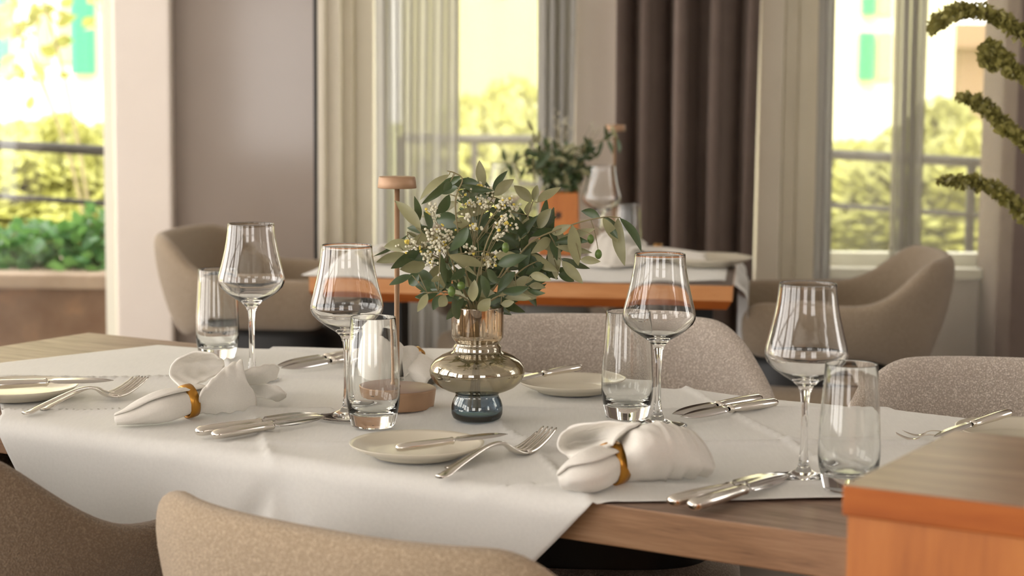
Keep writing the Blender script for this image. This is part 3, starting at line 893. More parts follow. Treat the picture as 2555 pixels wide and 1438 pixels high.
# ------------------------------------------------------------------ cutlery
def lookat(a, b, rollv=0.0):
    x = (b-a).normalized(); z = Vector((0,0,1)); y = z.cross(x).normalized(); z = x.cross(y)
    Mx = Matrix((x,y,z)).transposed().to_4x4(); Mx.translation = a
    return Mx @ Matrix.Rotation(rollv,4,'X')
def make_knife(butter=False, face=1):
    """handle end at 0, tip at +1 (unit length), lies flat on z=0"""
    r = empty('butter_knife' if butter else 'table_knife')
    V=[];Fc=[];K=16
    prof=[(0,.0),(.004,.018),(.014,.030),(.04,.038),(.20,.041),(.40,.036),(.47,.032),(.485,.036),(.50,.036),(.505,.026),(.515,.018)]
    for x,w in prof:
        for k in range(K):
            an=2*PI*k/K; V.append((x, w*math.cos(an)*1.05, .040+w*.82*math.sin(an)))
    for i in range(len(prof)-1):
        for k in range(K):
            j=(k+1)%K; Fc.append((i*K+k,i*K+j,(i+1)*K+j,(i+1)*K+k))
    q=MB();q.add(V,Fc);q.build('handle',M['silver'],r)
    # blade
    n=22;V=[];Fc=[]
    for i in range(n+1):
        t=i/n; x=.51+.49*t
        up = .030+.012*math.sin(t*PI*.7) if t>.04 else .02
        up = up*(1-t**6)
        lo = -.030*(1-t**5) - (.012*t*(1-t)*4)*.6
        if t<.06: lo=-.016; up=.016
        th=.0055*(1-.6*t)
        zc=.040-.014*t
        V += [(x,up,zc+th),(x,(up+lo)/2,zc+th*1.1),(x,lo,zc+.0008),(x,lo,zc-.0008),(x,(up+lo)/2,zc-th*1.1),(x,up,zc-th)]
    for i in range(n):
        for k in range(6):
            j=(k+1)%6; Fc.append((i*6+k,i*6+j,(i+1)*6+j,(i+1)*6+k))
    Fc.append((0,1,2,3,4,5)); Fc.append(tuple(n*6+k for k in range(6)))
    th=face*(.62 if not butter else .35); c_,s_=math.cos(th),math.sin(th)
    V=[(x,y*c_-(z-.04)*s_, .046+y*s_+(z-.04)*c_) for x,y,z in V]
    q=MB();q.add(V,Fc);q.build('blade',M['steel'],r)
    return r
kn = {}
def knife(a, b, za, zb, label, group, butter=False, roll=0.0):
    A, B = at(*a, za), at(*b, zb)
    i = (butter, 1 if b[0] > a[0] else -1)
    if i not in kn: kn[i] = make_knife(*i); c = kn[i]
    else: c = copy_tree(kn[i])
    Ln = (B-A).length; Mx = lookat(A, B, roll)
    c.location = Mx.translation; c.rotation_euler = Mx.to_euler(); c.scale = (Ln,Ln*1.12,Ln*1.05)
    tag(c, label, 'knife', group)
KG = 'silver table knives in pairs'
knife((489,1094),(800,1048),TZ,TZ,'silver table knife, upper of the pair in front of the left napkin',KG)
knife((530,1102),(815,1053),TZ,TZ,'silver table knife, lower of the pair in front of the left napkin',KG)
knife((1671,1271),(1962,1203),TZ,TZ,'silver table knife, left of the pair at the front right table edge',KG)
knife((1723,1282),(1976,1203),TZ,TZ,'silver table knife, right of the pair at the front right table edge',KG)
knife((1897,1006),(1679,1046),TZ,TZ,'silver table knife, upper of the pair before the bouclé chair',KG)
knife((1937,1017),(1700,1053),TZ,TZ,'silver table knife, lower of the pair before the bouclé chair',KG)
knife((930,888),(692,926),TZ,TZ,'silver table knife, upper of the pair behind the second wine glass',KG)
knife((948,897),(703,931),TZ,TZ,'silver table knife, lower of the pair behind the second wine glass',KG)
BKG = 'butter knives on bread plates'
knife((988,1131),(1268,1094),TZ+.012,TZ+.019,'butter knife resting across the centre bread plate',BKG,True)
knife((-55,976),(284,961),TZ+.016,TZ+.014,'butter knife on the left bread plate, blade pointing right',BKG,True)
knife((1450,925),(1262,962),TZ+.019,TZ+.012,'butter knife leaning on the far bread plate beside the vase',BKG,True)
knife((2522,1040),(2330,1101),TZ+.021,TZ+.006,'butter knife leaning on the right bread plate over two forks',BKG,True)
def make_fork():
    r = empty('dinner_fork')
    # centre line: (x, z), half width
    cl_ = [(0,.012,.030),(.02,.012,.040),(.06,.016,.042),(.15,.040,.034),(.30,.075,.024),(.42,.098,.018),(.52,.100,.016),(.58,.085,.018),(.62,.060,.030),(.66,.036,.052),(.70,.022,.062),(.745,.018,.064)]
    V=[];Fc=[];K=10
    pts = spline([(a,w,z) for a,z,w in cl_],3)
    for p in pts:
        x,w,z=p
        for k in range(K):
            an=2*PI*k/K; V.append((x, w*math.cos(an), z+.010*math.sin(an)+ .25*(w*math.cos(an))**2*(1 if x>.6 else -1.5)))
    n=len(pts)
    for i in range(n-1):
        for k in range(K):
            j=(k+1)%K; Fc.append((i*K+k,i*K+j,(i+1)*K+j,(i+1)*K+k))
    Fc.append(tuple(range(K))[::-1]); Fc.append(tuple((n-1)*K+k for k in range(K)))
    q=MB();q.add(V,Fc);q.build('handle',M['silver'],r)
    for y in (-.052,-.0175,.0175,.052):
        q=MB(); c=[(.735,y,.019+.25*y*y),(.80,y*1.02,.026),(.87,y*1.02,.048),(.94,y*1.0,.078),(1.0,y*.97,.112)]
        q.tube(spline(c,3),[.0115]*6+[.010]*3+[.008]*3+[.004],8)
        q.build('tine',M['silver'],r)
    return r
fk=[None]
def fork(a,b,label,za=TZ,zb=TZ, hs=1.0):
    A,B=at(*a,za),at(*b,zb)
    if fk[0] is None: fk[0]=make_fork(); c=fk[0]
    else: c=copy_tree(fk[0])
    Ln=(B-A).length; Mx=lookat(A,B); c.location=Mx.translation; c.rotation_euler=Mx.to_euler(); c.scale=(Ln,Ln*.82,Ln*hs); tag(c,label,'fork','silver forks')
fork((1095,1196),(1372,1117),'silver fork with long tines, nearer one right of the centre plate')
fork((1116,1172),(1352,1112),'silver fork mostly hidden behind its twin right of the centre plate',TZ,TZ,.8)
fork((60,1036),(360,982),'silver fork, nearer one between the left plate and left napkin')
fork((102,1025),(345,972),'silver fork half hidden behind its twin at the left',TZ,TZ,.8)
fork((2400,1105),(2234,1098),'silver fork, nearer one left of the right bread plate')
fork((2400,1088),(2252,1090),'silver fork, farther one beneath the right butter knife',TZ,TZ,.9)

# ------------------------------------------------------------------ napkins
def H(px,py,h,z0=TZ): return at(px,py,z0+h)
def ring_band(c, axis, r, w, parent, ry=1.0):
    q=MB(); prof=[(r,-w/2),(r+.0018,-w/2*.9),(r+.0022,0),(r+.0018,w/2*.9),(r,w/2),(r-.0008,w/2*.9),(r-.0008,-w/2*.9),(r,-w/2)]
    q.lathe(prof,48)
    z=axis.normalized(); x=Vector((0,0,1)).cross(z).normalized(); y=z.cross(x)
    Mx=Matrix((x,y,z)).transposed().to_4x4(); Mx.translation=c
    q.v=[Mx @ Vector((v.x,v.y*ry,v.z)) for v in q.v]
    return q.build('napkin_ring',M['brass'],parent)
def roll(name, stations, parent, turns=1.22, start=-.4, mt=None, thick=.0018, grow=.16):
    """spiral-rolled tapered cloth; stations: (centre, radius across, radius up)"""
    cs=spline([s[0] for s in stations],5); rr=spline([Vector((s[1],s[2],0)) for s in stations],5)
    K=44; V=[]
    for i,c in enumerate(cs):
        t=(cs[min(i+1,len(cs)-1)]-cs[max(i-1,0)]).normalized(); sd=Vector((0,0,1)).cross(t).normalized(); up=t.cross(sd)
        for k in range(K+1):
            a=start+2*PI*turns*k/K; g=1+grow*(k/K-.5)*2
            g*=1+.045*math.sin(4*a+i*.22)*math.sin(PI*i/(len(cs)-1))+.02*math.sin(9*a+i*.5)
            V.append(c+sd*math.cos(a)*rr[i].x*g+up*math.sin(a)*rr[i].y*g)
    Fc=[(i*(K+1)+k,i*(K+1)+k+1,(i+1)*(K+1)+k+1,(i+1)*(K+1)+k) for i in range(len(cs)-1) for k in range(K)]
    o=mesh_obj(name,V,Fc,M['napkin'],parent); solid(o,thick); return o
def napkin(label, ringc, ringax, rr, rw, rolls, sheets, th=.0022):
    root=empty('cloth_napkin',(ringc.x,ringc.y,TZ)); L=[]
    for st,kw in rolls: L.append(roll('rolled_tail',st,root,**kw))
    for nm,rows in sheets: L.append(sheet(nm,rows,M['napkin'],root,12,th,.0007,(.0042 if 'pleated' in label else .0016) if nm=='folded_body' else 0))
    nr=empty('x') if False else None
    rg=ring_band(ringc,ringax,rr,rw,root)
    L.append(rg); localize(root,L)
    tag(root,label,'napkin','white napkins in brass-coloured rings'); return root
# left napkin
rc=H(470,1001,.0205); tip=H(292,1048,.007)
ax=(H(560,975,.03)-tip)
napkin('white napkin in an amber ring on the left, folded loop and pointed tails', rc, ax, .0198,.0135,
 [([(H(290,1047,.007),.009,.006),(H(318,1041,.010),.014,.009),(H(360,1028,.015),.020,.014),(H(405,1017,.019),.0205,.0175),(H(440,1009,.020),.0175,.0175),(H(470,1002,.020),.0150,.0155),(H(500,996,.020),.0165,.016)],dict(start=.45,turns=1.27,grow=.2))],
 [('folded_body',[[H(494,1033,.004),H(496,1012,.016),H(500,985,.034),H(510,975,.030),H(520,985,.012)],
           [H(530,1034,.001),H(528,1000,.022),H(528,955,.047),H(545,945,.044),H(556,975,.01)],
           [H(585,1030,.001),H(578,990,.024),H(570,925,.058),H(585,912,.056),H(600,955,.012)],
           [H(640,1020,.001),H(636,985,.020),H(612,940,.048),H(604,900,.064),H(606,950,.012)]]),
  ('folded_loop',[[H(452,967,.038),H(476,966,.038),H(508,952,.040),H(556,925,.050)],
          [H(424,940,.046),H(476,943,.042),H(518,928,.046),H(560,912,.055)],
          [H(430,910,.060),H(476,906,.058),H(520,898,.062),H(557,902,.062)],
          [H(452,890,.071),H(490,879,.077),H(528,882,.076),H(549,895,.068)],
          [H(490,893,.066),H(510,886,.071),H(530,888,.070),H(545,900,.062)]]),
  ('pointed_tail',[[H(603,925,.040),H(605,945,.028),H(612,965,.012)],[H(640,915,.044),H(645,935,.034),H(650,958,.014)],[H(672,909,.044),H(680,925,.032),H(686,946,.016)],[H(696,914,.036),H(696,920,.030),H(692,935,.02)]]),
  ('pointed_tail',[[H(618,960,.022),H(622,975,.012),H(630,990,.006)],[H(660,958,.030),H(664,978,.018),H(662,993,.010)],[H(695,966,.026),H(698,982,.018),H(690,1000,.004)],[H(714,984,.016),H(714,988,.012),H(706,997,.004)]])])
# right napkin
rc=H(1530,1157,.0230)
napkin('white napkin in an amber ring at the front right, pleated fan spread behind', rc, (H(1660,1120,.03)-H(1400,1200,.01)), .0218,.0145,
 [([(H(1402,1200,.011),.013,.009),(H(1425,1192,.015),.020,.014),(H(1460,1182,.020),.025,.019),(H(1495,1170,.022),.022,.020),(H(1530,1157,.0225),.0170,.0170),(H(1565,1148,.024),.020,.018)],dict(start=.6,turns=1.27,grow=.18))],
 [('folded_body',[[H(1556,1200,.004),H(1566,1172,.020),H(1562,1130,.040),H(1545,1100,.044),H(1530,1110,.03)],
      [H(1600,1203,.001),H(1618,1165,.026),H(1606,1105,.054),H(1580,1072,.060),H(1560,1090,.03)],
      [H(1665,1201,.001),H(1680,1160,.026),H(1668,1100,.053),H(1640,1062,.062),H(1610,1080,.03)],
      [H(1720,1197,.001),H(1736,1165,.020),H(1722,1110,.044),H(1692,1072,.054),H(1660,1090,.02)],
      [H(1768,1190,.001),H(1783,1170,.012),H(1765,1125,.030),H(1728,1085,.042),H(1690,1100,.01)]]),
  ('folded_loop',[[H(1428,1150,.020),H(1445,1140,.030),H(1480,1128,.040),H(1530,1112,.046)],
      [H(1394,1118,.032),H(1430,1112,.030),H(1484,1104,.034),H(1540,1092,.055)],
      [H(1398,1088,.045),H(1434,1084,.044),H(1492,1080,.046),H(1560,1074,.062)],
      [H(1430,1064,.056),H(1470,1056,.063),H(1530,1054,.066),H(1598,1058,.066)],
      [H(1470,1075,.05),H(1500,1068,.055),H(1540,1062,.06),H(1590,1066,.06)]])])
# napkin behind the lamp
rc=H(1028,898,.034)
napkin('white napkin behind the copper lamp, seen through the tumbler', rc, (H(1090,955,.006)-H(1000,868,.05)), .019,.011,
 [([(H(1000,905,.032),.020,.020),(H(1030,905,.03),.017,.017),(H(1060,925,.022),.020,.018),(H(1085,950,.010),.014,.010)],dict(start=-1,turns=1.1))],
 [('folded_body',[[H(888,945,.004),H(884,905,.028),H(890,860,.055),H(908,822,.078)],
       [H(930,962,.001),H(925,915,.030),H(935,870,.058),H(945,835,.076)],
       [H(985,960,.001),H(985,915,.030),H(980,880,.052),H(972,850,.068)],
       [H(1025,935,.004),H(1030,905,.026),H(1020,880,.045),H(1000,858,.060)]]),
  ('folded_body',[[H(1000,868,.055),H(1022,862,.058),H(1045,872,.05)],[H(1005,920,.025),H(1035,915,.028),H(1070,925,.02)],[H(1010,960,.001),H(1045,958,.001),H(1075,945,.004)]])])
# napkin on the back table
rc=H(1640,632,.022)
napkin('blurred white napkin in a yellow ring on the back table', rc, (H(1700,640,.02)-H(1560,625,.03)), .021,.018,
 [([(H(1590,640,.022),.03,.024),(H(1640,635,.022),.018,.018),(H(1700,640,.018),.03,.016),(H(1760,645,.014),.035,.012)],dict(start=-1,turns=1.1))],
 [('folded_body',[[H(1465,665,.002),H(1475,620,.03),H(1500,585,.055),H(1530,575,.05)],
      [H(1530,668,.002),H(1540,620,.035),H(1555,580,.060),H(1570,585,.05)],
      [H(1600,660,.002),H(1608,630,.025),H(1612,610,.034),H(1615,610,.03)]])])
napkin('blurred white napkin at the left end of the back table', H(985,625,.02), Vector((1,.2,0)), .02,.012,
 [([(H(955,630,.018),.02,.018),(H(985,628,.018),.018,.018),(H(1040,630,.018),.03,.022),(H(1100,632,.016),.035,.02)],dict(start=-1,turns=1.1))],[])
P=at(1760,662,BZ); plate(0,0,.11,'shallow cream plate near the right end of the back table',BZ,P)
P=at(985,655,BZ); plate(0,0,.085,'shallow cream plate at the left end of the back table',BZ,P)

# ------------------------------------------------------------------ olive bouquet
def C5(x,y,dy=0.0):
    return atY(920+x/3.424, 380+y/3.424, vy+dy)
def leaf_geo(q, a, b, w, tone, rnd, bend=None):
    L=(b-a).length; d=(b-a).normalized()
    view=(CAM-a).normalized(); side=d.cross(view).normalized(); nrm=side.cross(d).normalized()
    if nrm.dot(view)<0: nrm=-nrm
    tilt=rnd.uniform(-.55,.55); R=Matrix.Rotation(tilt,3,d); side=R@side; nrm=R@nrm
    bn=bend if bend is not None else rnd.uniform(-.10,.10)
    sb_=rnd.uniform(-.06,.06)
    ns=9; V=[]; Fc=[]
    for i in range(ns+1):
        t=i/ns; hw=w/2*(math.sin(PI*t**.88)**.8 if 0<t<1 else .04)
        c=a+d*L*t+nrm*bn*L*math.sin(PI*t)+side*sb_*L*math.sin(PI*t)
        V+=[c-side*hw+nrm*hw*.22, c-side*hw*.5+nrm*hw*.05, c, c+side*hw*.5+nrm*hw*.05, c+side*hw+nrm*hw*.22]
    for i in range(ns):
        for k in range(4):
            f=(i*5+k,i*5+k+1,(i+1)*5+k+1,(i+1)*5+k)
            Fc.append(f if tone==0 else f[::-1])
    # orientation check: tone 0 shows the front (dark) side to the camera
    v0,v1,v2=V[10],V[11],V[16]
    fn=(V[Fc[8][1]]-V[Fc[8][0]]).cross(V[Fc[8][2]]-V[Fc[8][1]])
    want=1 if tone==0 else -1
    if fn.dot(view)*want<0: Fc=[f[::-1] for f in Fc]
    n=len(q.v); q.v+=V; q.f+=[tuple(i+n for i in f) for f in Fc]
BR=[
 ('b1',[(925,1400),(905,1000),(900,700),(1000,480),(1065,370),(1000,320),(955,262)],.01,
  [(985,290,945,70,75,1),(1070,370,1240,232,85,1),(940,262,680,300,80,0),(1030,370,745,410,88,0),(1070,440,740,525,85,1),(1040,500,880,750,72,0),(1085,540,930,810,74,0),(1090,390,1170,590,95,0),(1060,700,1000,830,60,0),(1130,610,1060,700,60,0)],
  'olive branch rising highest above the vase'),
 ('b2',[(915,1400),(850,1100),(780,800),(740,420),(800,240),(740,180),(670,160)],-.02,
  [(690,190,435,410,62,1),(705,235,450,445,64,0),(760,300,580,340,75,0),(690,360,575,530,76,0),(760,430,625,505,62,1),(795,600,570,580,120,0),(860,620,720,600,90,1),(700,250,640,330,60,0)],
  'olive branch curling to the upper left with drooping leaves'),
 ('b3',[(905,1400),(770,1100),(690,880),(560,720),(440,650)],-.04,
  [(850,640,695,845,85,0),(445,650,228,415,84,1),(460,660,222,415,60,0),(425,600,390,375,52,0),(530,670,470,505,56,0),(440,640,535,690,60,0),(405,790,130,810,98,1)],
  'olive branch reaching left towards the copper lamp'),
 ('b4',[(900,1400),(800,1150),(650,950),(430,830),(330,720)],.03,
  [(340,700,40,890,30,0),(330,870,65,940,78,1),(430,820,190,995,92,0),(560,830,330,900,110,0),(490,960,265,1000,102,1),(560,1130,395,1000,100,0),(330,680,450,760,30,1)],
  'olive branch spreading lowest left behind the lamp pole'),
 ('b5',[(905,1400),(840,1260),(650,1200),(500,1200)],-.05,
  [(370,1050,175,1135,62,0),(430,1045,345,1130,92,0),(650,1180,395,1140,100,0),(610,860,660,1140,56,0),(500,1210,415,1365,60,1),(470,1200,455,1300,50,0),(630,1220,550,1350,78,0),(720,1240,770,1430,80,0),(660,1230,600,1320,85,1),(560,1110,580,1050,60,1)],
  'olive branch drooping over the left rim of the vase'),
 ('b6',[(940,1400),(1100,1120),(1300,860),(1450,730),(1730,622),(1900,575),(2050,552),(2150,560)],.0,
  [(1740,620,1790,970,98,1),(1560,690,1730,622,72,1),(1620,750,1935,655,72,1),(1590,770,1880,765,62,0),(1600,805,1910,860,56,1),(1810,920,1980,935,62,1),(2000,560,2125,775,72,1),(2020,560,2130,740,60,0),(2130,560,2187,972,92,1),(2145,562,2330,850,66,0)],
  'long olive branch arching far to the right with hanging leaves'),
 ('b7',[(940,1400),(1150,1000),(1290,760),(1360,540),(1405,420)],.04,
  [(1395,425,1240,285,82,1),(1410,420,1440,280,62,1),(1440,430,1640,300,78,1),(1350,530,1378,420,62,1),(1530,665,1280,535,92,1),(1365,560,1285,760,84,1),(1450,650,1560,480,94,1),(1215,510,1330,522,62,0),(1280,770,1200,660,62,0),(1330,840,1300,740,72,0)],
  'upright olive branch with three pale leaves at its tip'),
 ('b8',[(950,1400),(1050,1260),(1180,1215),(1300,1200)],-.03,
  [(930,1350,1040,1250,84,1),(1120,1215,1390,1250,72,1),(1130,1300,1243,1280,56,1),(1140,1195,1370,1150,68,0),(1240,1130,1405,1085,62,1),(1380,1050,1560,1095,66,1),(1370,1140,1512,1160,52,1),(1350,1170,1510,1205,36,0),(1250,1020,1100,1200,72,0)],
  'short olive branch leaning right just above the vase rim'),
 ('b9',[(940,1400),(1200,1100),(1400,950),(1620,900)],.02,
  [(1550,740,1385,865,82,1),(1572,700,1602,1090,102,1),(1640,910,1890,995,62,0),(1650,930,1830,1122,78,1),(1620,1040,1755,1105,72,0),(1360,870,1620,1020,92,1),(1620,990,1710,1030,60,0),(1430,1050,1330,900,82,0),(1500,950,1340,1040,82,0),(1560,1010,1420,1065,70,0),(1420,990,1240,1100,82,0)],
  'olive branch low on the right with broad grey-green leaves'),
 ('b10',[(925,1400),(925,1100),(1000,800),(1080,620)],-.06,
  [(680,880,990,975,78,1),(690,890,925,1060,38,1),(890,1280,905,1090,78,1),(1080,880,1300,900,88,1),(1100,960,1360,885,90,0),(960,1050,1010,1250,70,0),(820,990,700,1090,70,0),(1010,1000,1110,1120,70,0)],
  'olive branch at the front centre of the bouquet'),
]
rnd=random.Random(11)
for idx,(nm,stem,dy,lv,lab) in enumerate(BR):
    root=empty('olive_branch',(vx,vy,TZ+.10))
    n=len(stem); q=MB()
    P3=[]
    for i,(x,y) in enumerate(stem):
        k=min(1,i/2); P3.append(C5(x,y,dy*k*1.6))
    # tail inside the vase down to the base
    P3=[Vector((vx+(rnd.random()-.5)*.03, vy+(rnd.random()-.5)*.03, TZ+.012)), Vector((vx+(P3[0].x-vx)*.3, vy, TZ+.098))]+P3
    pts=spline(P3,6); q.tube(pts,[.0017*(1-.6*i/len(pts)) for i in range(len(pts))],6)
    lq=MB()
    L=[]
    for (x0,y0,x1,y1,w,tone) in lv:
        d0=dy*1.6+rnd.uniform(-.025,.025); d1=d0+rnd.uniform(-.03,.03)
        a=C5(x0,y0,d0); b=C5(x1,y1,d1)
        leaf_geo(lq,a,b,w*.000175,tone,rnd)
        # petiole to nearest stem point
        s=min(pts,key=lambda p_:(p_-a).length)
        if (s-a).length<.06: q.tube([s,a],.0006,4)
    # filler leaves along the stem (dark, deeper)
    for k in range(9):
        t=rnd.uniform(.30,.9); s=pts[int(t*(len(pts)-1))]
        if s.z < TZ+.150: continue
        dr=Vector((rnd.gauss(0,1),rnd.gauss(.6,.7),rnd.gauss(-.1,.6))).normalized()
        a=s+Vector((0,.012,0)); leaf_geo(lq,a,a+dr*rnd.uniform(.03,.045)+Vector((0,.01,0)),rnd.uniform(.009,.013),0 if rnd.random()<.8 else 1,rnd)
    L.append(q.build('stem',M['twig'],root))
    L.append(mesh_obj('leaves',lq.v,lq.f,M['olive'],root))
    def fruit(x,y,rx,rz,d=0.0,hang=None):
        c=C5(x,y,dy*1.6+d); f=MB(); f.blob(c,.0047,12,8,(rx,rx,rz)); L.append(f.build('olive_fruit',M['fruit'],root))
        if hang: f=MB(); f.tube(spline([C5(*hang[0],dy*1.6),C5(*hang[1],dy*1.6+d),C5(x,y-24,dy*1.6+d)],4),.0005,5); L.append(f.build('fruit_stalk',M['twig'],root))
    if nm=='b6': fruit(1962,872,.95,1.35,0,((1900,580),(1935,700))); fruit(1896,742,.9,1.3,-.01,((1740,640),(1880,690)))
    if nm=='b5': fruit(790,1142,1.05,1.1,-.02); fruit(708,1190,1.0,1.4,-.02)
    if nm=='b10': fruit(1170,815,.95,1.4,-.02,((1080,740),(1150,760)))
    localize(root,L)
    tag(root,lab,'olive branch','olive branches in the glass vase')
# deep filler: one more leafy branch cluster behind
root=empty('olive_branch',(vx,vy,TZ+.10)); lq=MB(); q=MB(); L=[]
for k in range(120):
    x=rnd.uniform(600,1560); y=rnd.uniform(640,1280)
    if y>1050 and (x<640 or x>1400): continue
    if abs(x-950)>330 and y>1180: continue
    a=C5(x,y,rnd.uniform(.03,.09)); an=rnd.uniform(0,2*PI)
    b=a+Vector((math.cos(an)*.046,rnd.uniform(-.015,.02),math.sin(an)*.034+.006))
    leaf_geo(lq,a,b,rnd.uniform(.010,.014),0 if rnd.random()<.85 else 1,rnd)
q.tube(spline([Vector((vx,vy,TZ+.012)),Vector((vx,vy,TZ+.14)),C5(980,1100,.05),C5(1050,850,.07)],5),.0015,6)
L=[q.build('stem',M['twig'],root),mesh_obj('leaves',lq.v,lq.f,M['olive'],root)]
localize(root,L); tag(root,'dense dark olive branch deep in the middle of the bouquet','olive branch','olive branches in the glass vase')
# white filler flowers
FL=[('white filler flower sprig at the left of the bouquet',[(540,480),(545,540),(600,660),(530,690),(560,740),(640,740),(690,700),(355,770),(300,815),(430,775),(470,800),(580,790),(600,835),(480,890),(530,880),(545,960),(655,780)],(680,950),-.055),
    ('white filler flower sprig at the top of the bouquet',[(780,360),(850,315),(930,300),(1020,330),(900,430),(960,400),(850,440),(1150,440),(1240,460),(1185,420),(1120,470),(1000,460)],(900,800),-.01),
    ('white filler flower sprig in the middle of the bouquet',[(1130,600),(1190,620),(1160,560),(1120,700),(870,830),(1100,865),(1030,910),(1040,960),(850,560),(920,640)],(950,1000),-.05)]
for lab,pts_,hub,dd in FL:
    root=empty('flower_sprig',(vx,vy,TZ+.10)); q=MB(); f1=MB(); f2=MB()
    hb=C5(*hub,dd*.6)
    q.tube(spline([Vector((vx,vy,TZ+.014)),Vector((vx+(hb.x-vx)*.25,vy,TZ+.142)),hb],5),.0008,5)
    for (x,y) in pts_:
        c=C5(x,y,dd+rnd.uniform(-.02,.02))
        q.tube(spline([hb,hb.lerp(c,.6)+Vector((0,0,.004)),c],3),.0004,4)
        for k in range(15):
            p_=c+Vector((rnd.gauss(0,.0040),rnd.gauss(0,.0038),rnd.gauss(0,.0030)))
            (f2 if rnd.random()<.10 else f1).blob(p_,rnd.uniform(.0013,.0022),6,4)
            q.tube([c-Vector((0,0,.004)),p_],.00025,3)
    L=[q.build('stems',M['twig'],root),f1.build('florets',M['floret'],root),f2.build('yellow_florets',M['floret_y'],root)]
    localize(root,L); tag(root,lab,'flower sprig','white filler sprigs in the bouquet')

# ------------------------------------------------------------------ plant box on the back table
Yp=4.70
pb=atY(1396,600,Yp); pbx=pb.x
root=empty('wooden_plant_box',(pbx,Yp,BZ),-.05)
tag(root,'orange wooden plant box with a dark star mark on the back table','plant box')
zt=ZY(1395,478,Yp)-BZ; hw=.048
V=[];Fc=[]
prof=[(hw*1.06,0),(hw*.97,zt*.97),(hw*.95,zt),(hw*.86,zt),(hw*.84,zt-.02),(0.001,zt-.02)]
for w,z in prof: V+=[(-w,-w,z),(w,-w,z),(w,w,z),(-w,w,z)]
for i in range(len(prof)-1):
    for k in range(4): Fc.append((i*4+k,i*4+(k+1)%4,(i+1)*4+(k+1)%4,(i+1)*4+k))
Fc.append((3,2,1,0))
q=MB();q.add(V,Fc);o=q.build('box_body',M['orange_wood'],root,False);bevel(o,.004)
q=MB()
for k in range(4):
    a=PI*k/4; c,s=math.cos(a)*.011,math.sin(a)*.011; w=.0013
    px_,pz_=-math.sin(a)*w,math.cos(a)*w
    zz=zt*.64; yy=-hw*1.01-.0012
    q.add([(-c-px_-.003,yy,zz-s-pz_),(c-px_-.003,yy,zz+s-pz_),(c+px_-.003,yy,zz+s+pz_),(-c+px_-.003,yy,zz-s+pz_)],[(0,1,2,3)])
q.build('star_mark',M['black'],root,False)
root=empty('small_bouquet',(pbx,Yp,BZ+zt)); tag(root,'blurred bouquet of dark leaves and white flowers in the plant box','bouquet')
lq=MB(); q=MB(); f1=MB(); rnd=random.Random(5)
for k in range(330):
    th=rnd.uniform(0,2*PI); ph=rnd.uniform(0,1)
    r=.095*(.35+.65*ph); c=Vector((pbx+r*math.cos(th)*rnd.random()**.4,Yp+r*math.sin(th)*.8,BZ+zt+.012+.12*ph*rnd.uniform(.6,1)))
    dr=Vector((rnd.gauss(0,1),rnd.gauss(0,1),rnd.gauss(.3,1))).normalized()
    leaf_geo(lq,c,c+dr*rnd.uniform(.024,.04),.013,0 if rnd.random()<.75 else 1,rnd)
for k in range(40):
    th=rnd.uniform(0,2*PI); r=.09*rnd.random()**.5; c=Vector((pbx+.01+r*math.cos(th),Yp+r*math.sin(th)*.7,BZ+zt+rnd.uniform(.10,.20)*(1-r*2)))
    q.tube([Vector((pbx,Yp,BZ+zt+.01)),c],.0006,4)
    for j in range(7): f1.blob(c+Vector((rnd.gauss(0,.006),rnd.gauss(0,.006),rnd.gauss(0,.006))),.0018,5,4)
def bb(pts_,lv):
    P_=[atY(x,y,Yp+d) for x,y,d in pts_]; pp=spline(P_,5); q.tube(pp,.0014,5)
    for t in lv:
        s=pp[int(t*(len(pp)-1))]
        for sg in (-1,1):
            dr=Vector((rnd.uniform(-.4,.8),rnd.uniform(-.5,.5),sg*rnd.uniform(.5,1)-.3)).normalized()
            leaf_geo(lq,s,s+dr*.038,.011,rnd.choice((0,1)),rnd)
bb([(1395,470,0),(1430,400,0),(1480,358,0),(1540,345,-.02)],(.5,.65,.8,.9,1.0))
bb([(1395,470,0),(1350,430,-.02),(1300,412,-.03),(1262,405,-.03)],(.5,.65,.8,.9,1.0))
bb([(1390,470,0),(1360,400,0),(1332,330,0)],(.6,.8,1.0))
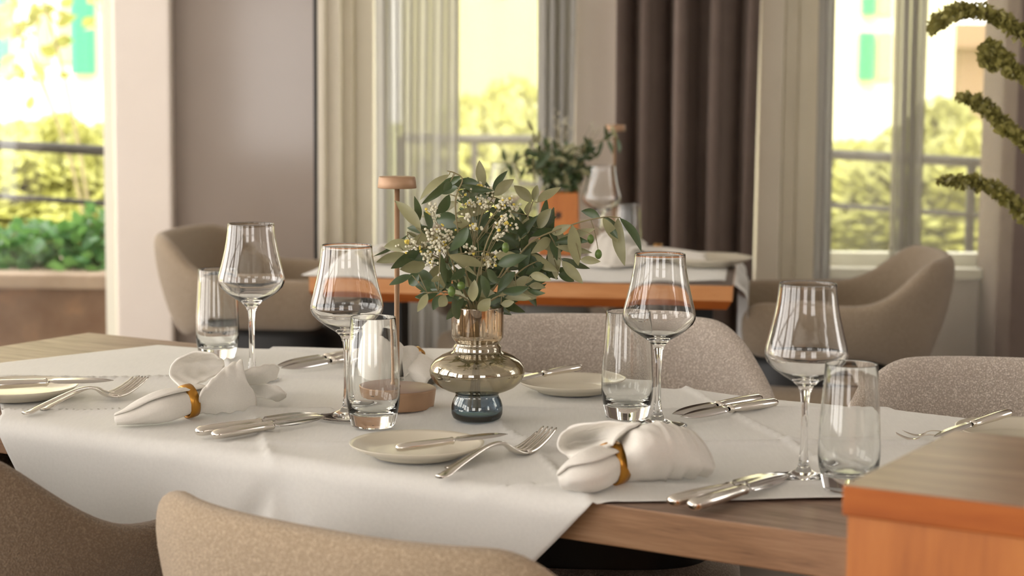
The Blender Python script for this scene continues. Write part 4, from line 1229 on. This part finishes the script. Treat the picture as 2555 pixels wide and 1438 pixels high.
L=[q.build('stems',M['twig'],root),mesh_obj('leaves',lq.v,lq.f,M['olive'],root),f1.build('florets',M['floret'],root)]
localize(root,L)

# ------------------------------------------------------------------ hanging green tassels at the right
Yt=3.35; rnd=random.Random(21)
ST=[('longest arching green tassel at the top right corner',[(2700,700),(2650,250),(2590,120),(2530,70),(2470,35),(2400,28),(2350,45),(2325,78)],3),
    ('short green tassel hanging under the top arch',[(2640,300),(2600,230),(2560,190),(2520,172),(2500,140),(2470,118),(2462,150),(2478,168)],4),
    ('green tassel sloping down the right edge in the middle',[(2690,520),(2640,430),(2580,370),(2530,335),(2490,300),(2450,262),(2395,242)],2),
    ('lowest green tassel pointing left near the window rail',[(2690,780),(2640,640),(2590,575),(2540,520),(2490,478),(2430,455),(2345,452)],2)]
for lab,pp,e in ST:
    P_=[atY(x,y,Yt+.02*i) for i,(x,y) in enumerate(pp)]
    pts=spline(P_,8)
    foot=Vector((XY(2760,Yt),Yt+.05,.30))
    root=empty('green_tassel_branch',tuple(foot)); q=MB(); C=[]; V=[];Fc=[]
    q.tube(spline([foot,foot.lerp(P_[0],.6)+Vector((.03,0,0)),P_[0]],5)+pts[1:],.004,6)
    for i in range(10,len(pts)-1):
        p=pts[i]; nx_=pts[i+1]
        fat=.017*(1 if i<len(pts)-8 else (len(pts)-i)/8*.7+.3)
        for k in range(30):
            c=p.lerp(nx_,rnd.random())+Vector((rnd.gauss(0,1),rnd.gauss(0,1),rnd.gauss(0,1))).normalized()*fat*rnd.random()**.5
            C.append((c,1))
    L=[q.build('stem',M['twig'],root), leaves_mesh('fluffy_tassel',C,.0072,M['tassel'],root,3,.5)]
    localize(root,L); tag(root,lab,'tassel branch','green tassels at the right photo edge')
fx=XY(2760,Yt)
q=MB(); q.lathe([(0,0),(.10,0),(.12,.02),(.14,.25),(.10,.45),(.06,.55),(.07,.60),(.055,.60),(.045,.55),(.08,.42),(.10,.1),(0,.05)],40)
o=q.build('floor_vase',M['ceramic']); o.location=(fx,Yt+.05,0); tag(o,'tall cream floor vase just beyond the right photo edge','vase')
